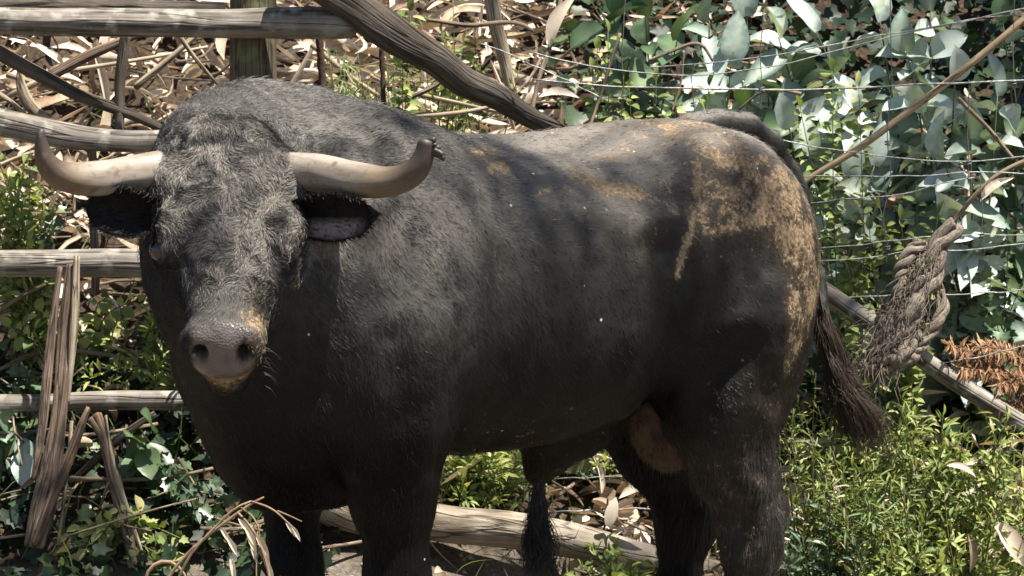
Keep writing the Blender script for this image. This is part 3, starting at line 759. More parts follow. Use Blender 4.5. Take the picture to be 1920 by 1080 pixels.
# undergrowth filling the bank behind the plants: one mass
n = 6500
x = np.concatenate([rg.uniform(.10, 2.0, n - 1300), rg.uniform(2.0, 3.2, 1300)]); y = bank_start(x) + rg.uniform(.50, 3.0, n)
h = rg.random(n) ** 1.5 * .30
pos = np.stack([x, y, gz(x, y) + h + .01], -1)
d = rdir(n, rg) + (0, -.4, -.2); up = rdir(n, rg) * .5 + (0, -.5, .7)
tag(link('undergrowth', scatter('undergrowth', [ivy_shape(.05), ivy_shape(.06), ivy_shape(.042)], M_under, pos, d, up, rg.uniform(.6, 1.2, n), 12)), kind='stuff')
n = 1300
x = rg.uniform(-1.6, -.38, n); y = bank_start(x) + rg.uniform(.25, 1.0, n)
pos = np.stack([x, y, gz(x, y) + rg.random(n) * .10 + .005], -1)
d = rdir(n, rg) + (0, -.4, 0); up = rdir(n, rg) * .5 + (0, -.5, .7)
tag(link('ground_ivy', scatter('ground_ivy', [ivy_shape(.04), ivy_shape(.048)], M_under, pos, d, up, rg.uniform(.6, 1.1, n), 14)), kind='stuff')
# grass under the belly and here and there
n = 2100
cx = np.concatenate([rg.normal(-.08, .10, 500), rg.uniform(.5, 1.3, 1100), rg.uniform(-1.2, .3, 500)])
cy = bank_start(cx) + np.concatenate([rg.uniform(.55, .9, 500), rg.uniform(.1, .7, 1100), rg.uniform(.1, 1.7, 500)])
pos = np.stack([cx, cy, gz(cx, cy)], -1)
d = rdir(n, rg) * .55 + (0, -.1, .8); up = rdir(n, rg)
tag(link('grass', scatter('grass', [leaf_shape(.16, .0055, .5, .3, 5, 'lance', .1), leaf_shape(.12, .005, .8, .3, 5, 'lance', -.1)], M_grassb, pos, d, up, rg.uniform(.5, 1.3, n), 15)), kind='stuff')
# pebbles and crumbs of earth on the track behind the legs
n = 900
x = rg.uniform(-1.0, 1.0, n); y = bank_start(x) + rg.uniform(-.2, .55, n)
oct_v = np.array([(1, 0, 0), (-1, 0, 0), (0, 1, 0), (0, -1, 0), (0, 0, 1), (0, 0, -1)], float) * (1, .8, .6)
oct_f = np.array([(0, 2, 4), (2, 1, 4), (1, 3, 4), (3, 0, 4), (2, 0, 5), (1, 2, 5), (3, 1, 5), (0, 3, 5)])
pos = np.stack([x, y, gz(x, y)], -1)
tag(link('gravel', scatter('gravel', [(oct_v * .006, oct_f, np.zeros(6))], plain('gravel_stone', (.30, .26, .21), .9, 0, .2), pos, rdir(n, rg), rdir(n, rg), rg.uniform(.3, 1.6, n) ** 1.5, 16)), kind='stuff')

# ------------------------------------------------------------------ the tree whose crown shades the bank (its stem stands on the bank right of the view)
M_gum = wood_material('gum_bark', (.42, .36, .29), (.22, .17, .13), across=14, along=2)
M_gumleaf = leaf_material('gum_leaf', [(0, (.045, .085, .035)), (.6, (.085, .125, .055)), (1, (.13, .15, .07))], .45, .18, .5)
tb = np.array((4.3, 2.3, float(gz(4.3, 2.3))))
tree = tag(empty('eucalyptus_tree', tb), 'tall gum tree with loose hanging crown that dapples the bank with shade', 'tree')
rg = np.random.default_rng(4)
TOP = np.array((3.7, 1.7, 7.2))
tv = Join()
V, fs, Gr = tube(smooth_path(np.array([(*tb - (0, 0, .3), .17), (*(tb + (.05, .1, 2.0)), .14), (*(TOP - (.2, .2, 1.4)), .10), (*TOP, .05)])[:, :3], 40) - tb, np.linspace(.17, .06, 40), 16, .08, 3); tv.add(V, fs, grain=Gr)
tk = link('trunk', tv.data('trunk', M_gum), tree)
shade = []                                     # (point to be shaded, distance towards the sun, clump radius)
for px, py, Y, r in ((945, 325, -.05, .075), (1090, 440, .0, .10), (1190, 460, .1, .09), (890, 430, -.15, .06), (735, 285, -.2, .055), (1330, 490, .2, .10), (1020, 580, -.1, .14), (1240, 600, .1, .14), (640, 680, -.35, .14), (850, 690, -.25, .13), (320, 520, -.6, .07)):
    shade.append((P(px, py, Y), rg.uniform(6.2, 7.8), r * 1.1))
for i in range(26):
    px, Y = rg.uniform(-60, 1980), rg.uniform(1.0, 3.2)
    if (px > 1050 and i % 3) or (px < 900 and Y > 1.5 and i % 2): continue
    shade.append((G(px, Y), rg.uniform(4.0, 5.4), rg.uniform(.07, .16)))
for i in range(4):
    px, Y = rg.uniform(-60, 420), rg.uniform(.5, 1.0)
    shade.append((G(px, Y, .2), rg.uniform(3.8, 5.0), rg.uniform(.12, .20)))
pos, d, up = [], [], []
bj = Join()
for pt, t, r in shade:
    c = pt + SUN_DIR * t
    m_ = int(14 + 330 * r)
    q = unit(rg.standard_normal((m_, 3))) * (rg.random((m_, 1)) ** .5) * r
    pos.append(c + q - tb); d.append(rdir(m_, rg) * .7 + (0, 0, -.8)); up.append(rdir(m_, rg))
    a0 = TOP + (c - TOP) * .0 - (0, 0, rg.uniform(.2, 1.2))
    V, fs, Gr = tube(smooth_path(np.array([a0, (a0 + c) / 2 + (0, 0, .25) + rg.standard_normal(3) * .1, c]), 14) - tb, np.linspace(.014, .003, 14), 6, .05, 2)
    bj.add(V, fs, grain=Gr)
link('branch', bj.data('branch', M_gum), tree)
pos, d, up = (np.concatenate(v) for v in (pos, d, up))
tag(link('crown', scatter('crown', [leaf_shape(.13, .024, .2, .3, 4, 'lance', .1), leaf_shape(.10, .03, .3, .3, 4, 'lance', -.05)], M_gumleaf, pos, d, up, rg.uniform(.7, 1.2, len(pos)), 3), tree), kind='stuff')

# ------------------------------------------------------------------ the bull
THETA = math.radians(38.0)
BO = np.array((-0.03, 0.10, 0.0))
BF = np.array((-math.cos(THETA), -math.sin(THETA), 0)); BL = np.array((math.sin(THETA), -math.cos(THETA), 0))
BM = np.stack([BF, BL, np.array((0, 0, 1.0))])          # rows: bull axes in world


def w2l(p): return (np.asarray(p, float) - BO) @ BM.T
def l2w(p): return np.asarray(p, float) @ BM + BO
def LP(px, py, Y): return w2l(P(px, py, Y))
def vl(v): return np.asarray(v, float) @ BM.T


class Field:
    """A solid made of smoothly blended shapes on a grid, turned into one skin."""
    def __init__(self, lo, hi, h):
        self.lo, self.h = np.array(lo, float), h
        self.ax = [np.arange(lo[i], hi[i], h) for i in range(3)]
        self.F = np.full([len(a) for a in self.ax], 10.0, np.float32)
    def _box(self, lo, hi, m):
        sl = []
        for i in range(3):
            a = self.ax[i]
            sl.append(slice(int(np.searchsorted(a, lo[i] - m)), int(np.searchsorted(a, hi[i] + m))))
        X, Y, Z = np.meshgrid(*[a[s].astype(np.float32) for a, s in zip(self.ax, sl)], indexing='ij')
        return tuple(sl), np.stack([X, Y, Z], -1)
    def op(self, fn, lo, hi, k, sub=False):
        sl, p = self._box(np.asarray(lo), np.asarray(hi), k + 0.03)
        if p.size == 0: return
        d = fn(p).astype(np.float32); F = self.F[sl]
        if sub: d = -d; F = -F; d = -d; F2 = F; h = np.maximum(k - np.abs(-F2 + d), 0) / k; self.F[sl] = np.maximum(-F2, -d) + h * h * 0 + h * h * k / 4; return
        h = np.maximum(k - np.abs(F - d), 0) / k
        self.F[sl] = np.minimum(F, d) - h * h * k / 4
    def ell(self, c, r, axes=None, k=0.05, sub=False):
        c = np.asarray(c, float); r = np.asarray(r, float)
        A = np.eye(3) if axes is None else np.asarray(axes, float)
        ext = np.sqrt(((A * r[:, None]) ** 2).sum(0))
        def fn(p):
            q = (p - c.astype(np.float32)) @ A.T.astype(np.float32)
            k0 = np.linalg.norm(q / r, axis=-1); k1 = np.linalg.norm(q / r ** 2, axis=-1)
            return k0 * (k0 - 1) / np.maximum(k1, 1e-6)
        self.op(fn, c - ext, c + ext, k, sub)
    def cone(self, a, b, ra, rb, k=0.05, sub=False):
        a, b = np.asarray(a, float), np.asarray(b, float); ba = b - a
        def fn(p):
            q = p - a.astype(np.float32)
            h = np.clip((q @ ba.astype(np.float32)) / np.dot(ba, ba), 0, 1)
            return np.linalg.norm(q - h[..., None] * ba.astype(np.float32), axis=-1) - (ra + (rb - ra) * h)
        m = max(ra, rb)
        self.op(fn, np.minimum(a, b) - m, np.maximum(a, b) + m, k, sub)
    def chain(self, pts, k=0.03, sub=False):
        for p, q in zip(pts[:-1], pts[1:]): self.cone(p[:3], q[:3], p[3], q[3], k, sub)
    def skin(self):
        F, h = self.F, self.h
        s = F < 0
        c = [F[i:F.shape[0] - 1 + i, j:F.shape[1] - 1 + j, k:F.shape[2] - 1 + k] for i in (0, 1) for j in (0, 1) for k in (0, 1)]
        cnt = sum((x < 0).astype(np.int8) for x in c)
        act = (cnt > 0) & (cnt < 8)
        ijk = np.argwhere(act)
        vals = np.stack([x[act] for x in c], 1)
        off = np.array([(i, j, k) for i in (0, 1) for j in (0, 1) for k in (0, 1)], float)
        acc = np.zeros((len(ijk), 3)); n = np.zeros(len(ijk))
        for a in range(8):
            for b in range(a + 1, 8):
                if np.abs(off[a] - off[b]).sum() != 1: continue
                va, vb = vals[:, a], vals[:, b]
                m = (va < 0) != (vb < 0)
                t = np.where(m, va / np.where(m, va - vb, 1), 0)
                acc += np.where(m[:, None], off[a] + t[:, None] * (off[b] - off[a]), 0); n += m
        V = (ijk + acc / n[:, None]) * h + self.lo
        idx = np.full(act.shape, -1, np.int64); idx[act] = np.arange(len(ijk))
        faces = []
        for ax in range(3):
            o1, o2 = [i for i in range(3) if i != ax]
            sl0 = [slice(1, -1)] * 3; sl1 = [slice(1, -1)] * 3
            sl0[ax] = slice(0, -1); sl1[ax] = slice(1, None)
            s0, s1 = s[tuple(sl0)], s[tuple(sl1)]
            e = np.argwhere(s0 != s1)
            base = e.copy(); base[:, o1] += 1; base[:, o2] += 1
            def cell(d1, d2):
                b = base.copy(); b[:, o1] += d1; b[:, o2] += d2
                return idx[b[:, 0], b[:, 1], b[:, 2]]
            q = np.stack([cell(-1, -1), cell(0, -1), cell(0, 0), cell(-1, 0)], 1)
            flip = s0[tuple(e.T)]
            if ax == 1: flip = ~flip
            q[~flip] = q[~flip][:, ::-1]
            faces.append(q[(q >= 0).all(1)])
        return V, np.concatenate(faces)


def loft(fld, axis_o, ax, side, up, s, top, bot, w, k, p=2.2, margin=0.02):
    """Blend in a body lofted along an axis: per station the heights of its upper and lower line and its half width."""
    axis_o, ax, side, up = (np.asarray(v, float) for v in (axis_o, ax, side, up))
    s, top, bot, w = (np.asarray(v, float) for v in (s, top, bot, w))
    ss = np.linspace(s[0], s[-1], 120)
    def sm(v):
        q = np.interp(ss, s, v); ker = np.ones(9) / 9
        return np.convolve(np.pad(q, 4, mode='reflect', reflect_type='odd'), ker, 'valid')
    T, B, W = sm(top), sm(bot), np.maximum(sm(w), 0.004)
    pts = np.concatenate([axis_o + ss[:, None] * ax + sg * W[:, None] * side + e[:, None] * up for sg in (-1, 1) for e in (T, B)])
    def fn(q):
        r = q - axis_o.astype(np.float32)
        a, y, z = r @ ax.astype(np.float32), r @ side.astype(np.float32), r @ up.astype(np.float32)
        ac = np.clip(a, s[0], s[-1])
        t, b, ww = np.interp(ac, ss, T), np.interp(ac, ss, B), np.interp(ac, ss, W)
        hh = np.maximum((t - b) / 2, 0.004); zc = (t + b) / 2
        rr = (np.abs(y / ww) ** p + np.abs((z - zc) / hh) ** p) ** (1 / p)
        d = (rr - 1) * np.minimum(ww, hh)
        e = np.abs(a - ac)
        return np.where(e > 0, np.sqrt(np.maximum(d, 0) ** 2 + e ** 2), d)
    fld.op(fn, pts.min(0), pts.max(0), k)


# head frame (origin on the poll, axis down the face, normal out of the face)
HO = LP(426, 266, -0.50)
_ha = unit((0.012, -0.55, -0.835)); _hx = unit(np.cross(np.cross(_ha, (1, 0, 0)), _ha)); _hx = unit((1, 0, 0) - _ha * np.dot((1, 0, 0), _ha))
_hn = unit(np.cross(_hx, _ha)); _hn = _hn if _hn[1] < 0 else -_hn
HA, HX, HN = vl(_ha), vl(_hx), vl(_hn)
def hp(x, s, n): return HO + HX * x + HA * s + HN * n


def bull_skin():
    f = Field((-0.95, -0.50, -0.012), (1.16, 0.64, 1.53), 0.0092)
    X, Y_, Z = np.eye(3)
    loft(f, (0, 0, 0), X, Y_, Z,
         [-.725, -.695, -.645, -.56, -.45, -.30, -.10, .10, .30, .45, .57, .65, .70],
         [1.03, 1.13, 1.222, 1.300, 1.328, 1.316, 1.280, 1.292, 1.368, 1.392, 1.34, 1.25, 1.12],
         [.94, .88, .84, .825, .815, .735, .672, .662, .66, .645, .65, .72, .84],
         [.03, .095, .160, .222, .262, .30, .33, .33, .30, .265, .215, .15, .06], 0.04)
    # shoulders, hips, thighs
    for s in (1, -1):
        f.ell((.43, .20 * s, 1.00), (.20, .125, .30), k=.10)
        f.ell((.47, .235 * s, .86), (.15, .085, .16), k=.08)
        f.ell((-.49, .18 * s, 1.04), (.21, .12, .25), k=.09)
        f.ell((-.43, .19 * s, 1.235), (.10, .055, .06), k=.08)
        f.ell((-.50, .165 * s, .86), (.17, .11, .22), k=.08)
        f.ell((-.615, .10 * s, 1.12), (.06, .075, .13), k=.06)
    # spine and tail head
    f.cone((-.58, 0, 1.295), (.10, 0, 1.262), .03, .03, k=.08)
    # hump and neck
    nb = np.array((.50, .03, 1.06)); na = hp(0, .12, -.17)
    f.cone(nb - (0, 0, .03), na, .265, .165, k=.08)
    f.cone((.53, .0, .88), hp(0, .22, -.22), .20, .13, k=.09)
    along = unit((na - nb) * (1, 1, 0)); side = np.array((-along[1], along[0], 0))
    hc = LP(462, 352, -.27)
    f.ell(hc, (.24, .15, .19), np.stack([along, side, Z]), k=.10)
    f.ell(LP(470, 262, -.22), (.19, .095, .09), np.stack([along, side, Z]), k=.08)
    # dewlap and brisket
    f.cone(hp(0, .26, -.28), LP(495, 840, -.22), .05, .07, k=.09)
    f.ell(LP(535, 850, -.16), (.11, .10, .12), k=.08)
    f.cone((.56, 0, .80), (.36, 0, .72), .12, .13, k=.09)
    # head
    loft(f, HO, HA, HX, HN,
         [-.065, -.03, .02, .07, .14, .205, .275, .335, .38, .415, .44, .455],
         [-.075, -.03, .000, .008, .006, .002, -.004, -.004, -.006, -.018, -.045, -.07],
         [-.16, -.20, -.235, -.26, -.275, -.275, -.24, -.19, -.165, -.15, -.135, -.10],
         [.06, .10, .122, .130, .128, .118, .094, .074, .070, .066, .054, .026], 0.035, p=2.35)
    f.ell(hp(0, -.02, -.05), (.085, .06, .06), np.stack([HX, HA, HN]), k=.05)       # poll
    f.ell(hp(0, .415, -.165), (.040, .035, .040), np.stack([HX, HA, HN]), k=.03)    # chin
    for s in (1, -1):
        f.ell(hp(.108 * s, .17, -.035), (.026, .040, .030), np.stack([HX, HA, HN]), k=.04)   # brow
        f.ell(hp(.112 * s, .205, -.062), (.022, .032, .028), np.stack([HX, HA, HN]), k=.025)  # eyelids
        f.ell(hp(.118 * s, .045, -.075), (.040, .050, .055), np.stack([HX, HA, HN]), k=.04)    # horn burr
        f.ell(hp(.092 * s, .18, -.19), (.03, .09, .08), np.stack([HX, HA, HN]), k=.05)       # cheek
        f.ell(hp(.050 * s, .397, -.055), (.028, .03, .038), np.stack([HX, HA, HN]), k=.02)     # nostril wing
        f.ell(hp(.041 * s, .440, -.050), (.0115, .050, .017), np.stack([HX, HA, HN]), k=.008, sub=True)
    f.chain([tuple(hp(-.06, .425, -.124)) + (.007,), tuple(hp(-.03, .452, -.119)) + (.010,), tuple(hp(.03, .452, -.119)) + (.010,), tuple(hp(.06, .425, -.124)) + (.007,)], .010, sub=True)    # mouth line
    # front legs (near, far)
    f.chain([(.43, .20, .92, .145), (.415, .205, .75, .105), (.41, .20, .62, .073), (.40, .20, .44, .056), (.40, .20, .38, .056), (.395, .20, .30, .042), (.40, .20, .14, .039), (.415, .20, .09, .047), (.435, .20, .05, .049)], .05)
    f.chain([(.43, -.17, .92, .14), (.42, -.165, .75, .095), (.41, -.155, .62, .058), (.405, -.15, .44, .048), (.405, -.15, .38, .049), (.40, -.15, .30, .039), (.405, -.15, .14, .037), (.42, -.15, .09, .046), (.44, -.15, .05, .049)], .05)
    # hind legs (near, far)
    for y, dx in ((.175, 0.0), (-.15, -.095)):
        f.chain([(-.45, y, .92, .155), (-.44 + dx * .3, y, .76, .105), (-.485 + dx * .6, y, .62, .072), (-.535 + dx, y, .50, .054), (-.54 + dx, y, .44, .050), (-.52 + dx, y, .30, .041), (-.505 + dx, y, .15, .042), (-.485 + dx, y, .09, .047), (-.47 + dx, y, .05, .05)], .05)
        f.cone((-.612 + dx * .95, y, .510), (-.545 + dx * .6, y, .66), .027, .028, k=.03)       # hock point and tendon
    # sheath in front of the scrotum, neck of the scrotum
    f.chain([(-.36, 0, .80, .05), (-.22, 0, .69, .045), (-.13, .0, .645, .040), (-.105, 0, .605, .024)], .05)
    f.cone((-.43, .02, .84), (-.43, .03, .76), .06, .05, k=.04)
    # folds: behind the shoulder, flank
    f.chain([(.25, .385, 1.02, .015), (.25, .38, .85, .02), (.27, .345, .70, .03)], .06, sub=True)
    f.chain([(-.285, .36, .98, .02), (-.30, .35, .82, .03), (-.315, .30, .72, .03)], .07, sub=True)
    f.ell((-.22, .40, 1.14), (.10, .085, .09), k=.10, sub=True)
    # tail root
    f.chain([tuple(LP(1290, 245, .52)) + (.038,), tuple(LP(1345, 236, .60)) + (.037,), tuple(LP(1398, 243, .67)) + (.035,), tuple(LP(1438, 276, .72)) + (.034,),
             tuple(LP(1474, 325, .76)) + (.030,), tuple(LP(1506, 385, .77)) + (.024,), tuple(LP(1526, 445, .76)) + (.018,), tuple(LP(1538, 520, .72)) + (.015,), tuple(LP(1541, 580, .69)) + (.014,)], .012)
    return f.skin()


SV, SF = bull_skin()
# light relaxation of the grid's steps
_e = np.concatenate([SF[:, [0, 1]], SF[:, [1, 2]], SF[:, [2, 3]], SF[:, [3, 0]]])
_e = np.concatenate([_e, _e[:, ::-1]])
_deg = np.bincount(_e[:, 0], minlength=len(SV)).astype(float)
for lam in (.5, -.52, .5, -.52, .5, -.5):
    _s = np.stack([np.bincount(_e[:, 0], SV[_e[:, 1], i], len(SV)) for i in range(3)], 1) / np.maximum(_deg, 1)[:, None]
    SV = SV + lam * (_s - SV)


def vnormals(V, F):
    n = np.cross(V[F[:, 2]] - V[F[:, 0]], V[F[:, 3]] - V[F[:, 1]])
    o = np.zeros_like(V)
    for i in range(4):
        for k in range(3): o[:, k] += np.bincount(F[:, i], n[:, k], len(V))
    return unit(o)


SN = vnormals(SV, SF)
# broad muscle unevenness and ribs
SV = SV + SN * (0.004 * fbm(SV * 7.0, 3, 2) + 0.0018 * fbm(SV * 22.0, 9, 2))[:, None]
SN = vnormals(SV, SF)
_pix = project(l2w(SV)); _vis = (SN @ vl((0, -1, 0))) > .05
for pts_, wd, dep in (([(866, 600), (858, 660), (845, 740), (834, 840), (826, 880)], 16, .004), 
                      ([(1245, 470), (1250, 600), (1240, 700), (1225, 770)], 26, .012), ([(1310, 770), (1340, 700), (1400, 650)], 24, .008),
                      ([(640, 205), (690, 260), (705, 330)], 24, .010), ([(590, 470), (620, 600), (600, 720)], 26, .009), ([(690, 470), (680, 620), (640, 760), (660, 900)], 30, .007),
                      ([(740, 640), (760, 760), (720, 880)], 26, .006), ([(1400, 800), (1370, 900), (1395, 1000)], 20, .008), ([(1440, 700), (1425, 800), (1420, 880)], 18, .006),
                      ([(980, 430), (965, 560), (950, 680)], 22, .0035), ([(1045, 440), (1035, 570), (1015, 690)], 22, .0035), ([(1110, 450), (1100, 580), (1075, 690)], 22, .0035), ([(1170, 470), (1160, 590), (1135, 690)], 22, .003),
                      ([(560, 560), (585, 660), (570, 760)], 14, .006), ([(536, 560), (550, 680), (535, 780)], 14, .005)):
    b_ = np.full(len(SV), 1e9)
    for p_, q_ in zip(pts_[:-1], pts_[1:]):
        p_, q_ = np.array(p_, float), np.array(q_, float); ba = q_ - p_; w_ = _pix - p_
        h_ = np.clip((w_ @ ba) / np.dot(ba, ba), 0, 1); b_ = np.minimum(b_, np.linalg.norm(w_ - h_[:, None] * ba, axis=1))
    SV = SV + SN * np.where(_vis, -1.25 * dep * np.exp(-(b_ / wd) ** 2) + .6 * dep * np.exp(-((b_ - 2.2 * wd) / wd) ** 2), 0)[:, None]
SN = vnormals(SV, SF)
HEAD = np.stack([(SV - HO) @ HX, (SV - HO) @ HA, (SV - HO) @ HN], 1)


def stroke(pix, pts, r):
    """Distance-based mask of a stroke of mud through photograph pixels."""
    best = np.full(len(pix), 1e9)
    pts = np.asarray(pts, float)
    for a, b in zip(pts[:-1], pts[1:]):
        ba = b[:2] - a[:2]; q = pix - a[:2]
        h = np.clip((q @ ba) / max(np.dot(ba, ba), 1e-6), 0, 1)
        best = np.minimum(best, np.linalg.norm(q - h[:, None] * ba, axis=1) / (a[2] + (b[2] - a[2]) * h))
    return np.clip(1.55 - best * .85, 0, 1)


def mud_mask(V, Nn):
    """Where dried mud lies on the near flank, rump and nose (fixed to the hide)."""
    W = l2w(V); pix = project(W)
    pix = pix + np.stack([fbm(V * 24, 61, 2), fbm(V * 24, 67, 2)], 1) * 7
    m = np.zeros(len(V))
    for pts, r in (
        ([(1270, 222, 10), (1340, 262, 12), (1420, 310, 14), (1490, 350, 20)], .75),
        ([(1215, 228, 6), (1290, 268, 8), (1380, 310, 10), (1450, 345, 14)], 1),
        ([(1330, 345, 20), (1400, 365, 30), (1470, 385, 36), (1500, 440, 36), (1508, 520, 28), (1500, 600, 16), (1490, 650, 8)], .86),
        ([(1270, 380, 15), (1330, 400, 13), (1420, 415, 14)], .8),
        ([(1304, 310, 6), (1306, 360, 6), (1298, 430, 5), (1268, 520, 4)], 1.2),
        ([(1080, 332, 9), (1120, 345, 15), (1200, 364, 12)], 1.1),
        ([(900, 285, 14), (935, 315, 12)], .9),
        ([(1060, 320, 10), (1100, 330, 10)], .6),
        ([(1230, 345, 9), (1262, 395, 9)], .7),
        ([(1180, 215, 4), (1260, 238, 5), (1340, 272, 5), (1420, 320, 6)], .9), ([(1250, 205, 3), (1330, 240, 4), (1400, 285, 4)], .8), ([(1100, 238, 3), (1190, 250, 4), (1270, 275, 4)], .6),
        ([(1168, 276, 4), (1188, 292, 3)], 1), ([(1120, 290, 5), (1160, 305, 5), (1178, 320, 4)], .7), ([(1068, 318, 5), (1082, 345, 4)], .9), ([(960, 278, 3), (975, 290, 3)], .8),
        ([(1000, 365, 3), (1040, 352, 3)], .7), ([(1270, 520, 2), (1300, 430, 4), (1304, 310, 5)], 1), ([(1230, 330, 4), (1250, 350, 4), (1268, 392, 4)], 1), ([(1350, 392, 4), (1390, 410, 4)], 1),
        ([(1330, 432, 5), (1385, 428, 5)], 1), ([(1400, 408, 4), (1440, 426, 4)], 1), ([(905, 290, 5), (925, 322, 5)], 1), ([(852, 640, 2), (845, 740, 2), (832, 850, 2)], .55), ([(928, 450, 2), (935, 570, 2)], .5),
        ([(790, 500, 3), (815, 520, 3)], .8), ([(1490, 560, 8), (1485, 660, 8), (1475, 700, 5)], .7)):
        m = np.maximum(m, stroke(pix, pts, 1) * r)
    m = m * np.clip(.84 + .70 * fbm(V * 30, 71, 3), .15, 1.3)
    flank = (V[:, 1] > 0) & (V[:, 0] < .32)
    m = np.maximum(m, .26 * sstep(.15, -.25, V[:, 0]) * sstep(1.0, 1.22, V[:, 2]) + .14 * sstep(.85, .60, V[:, 2]) * sstep(.30, .2, np.abs(V[:, 0])) + .19 * sstep(-.30, -.42, V[:, 0]) * sstep(.95, .6, V[:, 2]))
    m = np.where(flank, m, 0)
    hs = (np.stack([(V - HO) @ HX, (V - HO) @ HA, (V - HO) @ HN], 1))
    nose = np.exp(-((hs[:, 0] - .065) / .03) ** 2 - ((hs[:, 1] - .377) / .045) ** 2) * (hs[:, 2] > -.10)
    lip = np.exp(-((hs[:, 2] + .128) / .02) ** 2) * (hs[:, 1] > .39) * (np.abs(hs[:, 0]) < .075)
    return np.maximum(m, np.maximum(nose * .8, lip * 1.3))


def dust_sheen_mask(V, Nn):  # settled dust, plus grey sheen painted on neck, shoulder, hump and back
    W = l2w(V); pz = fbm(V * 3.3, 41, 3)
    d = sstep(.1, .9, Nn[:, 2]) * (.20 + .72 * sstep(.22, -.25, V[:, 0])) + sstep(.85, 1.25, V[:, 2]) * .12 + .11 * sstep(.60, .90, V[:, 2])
    neck_sheen = np.exp(-((V[:, 0] - .42) / .24) ** 2 - ((V[:, 2] - 1.10) / .16) ** 2) * (V[:, 1] > .05)  # sheen of the neck and shoulder, painted as a paler tone
    d = d + 1.1 * neck_sheen + .30 * np.exp(-((V[:, 0] - .50) / .22) ** 2 - ((V[:, 2] - 1.36) / .16) ** 2)
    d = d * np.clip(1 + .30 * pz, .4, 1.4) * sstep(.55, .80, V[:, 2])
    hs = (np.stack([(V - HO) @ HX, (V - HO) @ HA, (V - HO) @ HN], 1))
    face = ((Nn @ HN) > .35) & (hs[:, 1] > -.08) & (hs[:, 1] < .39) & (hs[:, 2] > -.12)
    d = np.where(face, 1.02 * sstep(.25, .8, Nn @ HN) * (1 - .35 * sstep(.02, .0, hs[:, 1])) * (1 - .30 * sstep(.24, .34, hs[:, 1])), d)  # lit front of the face painted paler than its sides
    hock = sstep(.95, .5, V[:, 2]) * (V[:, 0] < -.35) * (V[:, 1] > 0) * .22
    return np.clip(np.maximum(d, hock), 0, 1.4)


PAD = ((HEAD[:, 1] > .384) & (np.abs(HEAD[:, 0]) < .057) & (HEAD[:, 2] > -.112) & ((SN @ HA) > .12) & (HEAD[:, 1] < .6)).astype(float)
_sm = PAD
for _ in range(2):
    _sm = .5 * _sm + .5 * np.bincount(_e[:, 0], _sm[_e[:, 1]], len(SV)) / np.maximum(_deg, 1)
PAD = _sm
for _s1 in (1, -1):
    PAD = PAD * sstep(.75, 1.15, np.hypot((HEAD[:, 0] - .041 * _s1) / .0145, (HEAD[:, 2] + .050) / .020))
MUD, DUST_SHEEN = mud_mask(SV, SN), dust_sheen_mask(SV, SN)


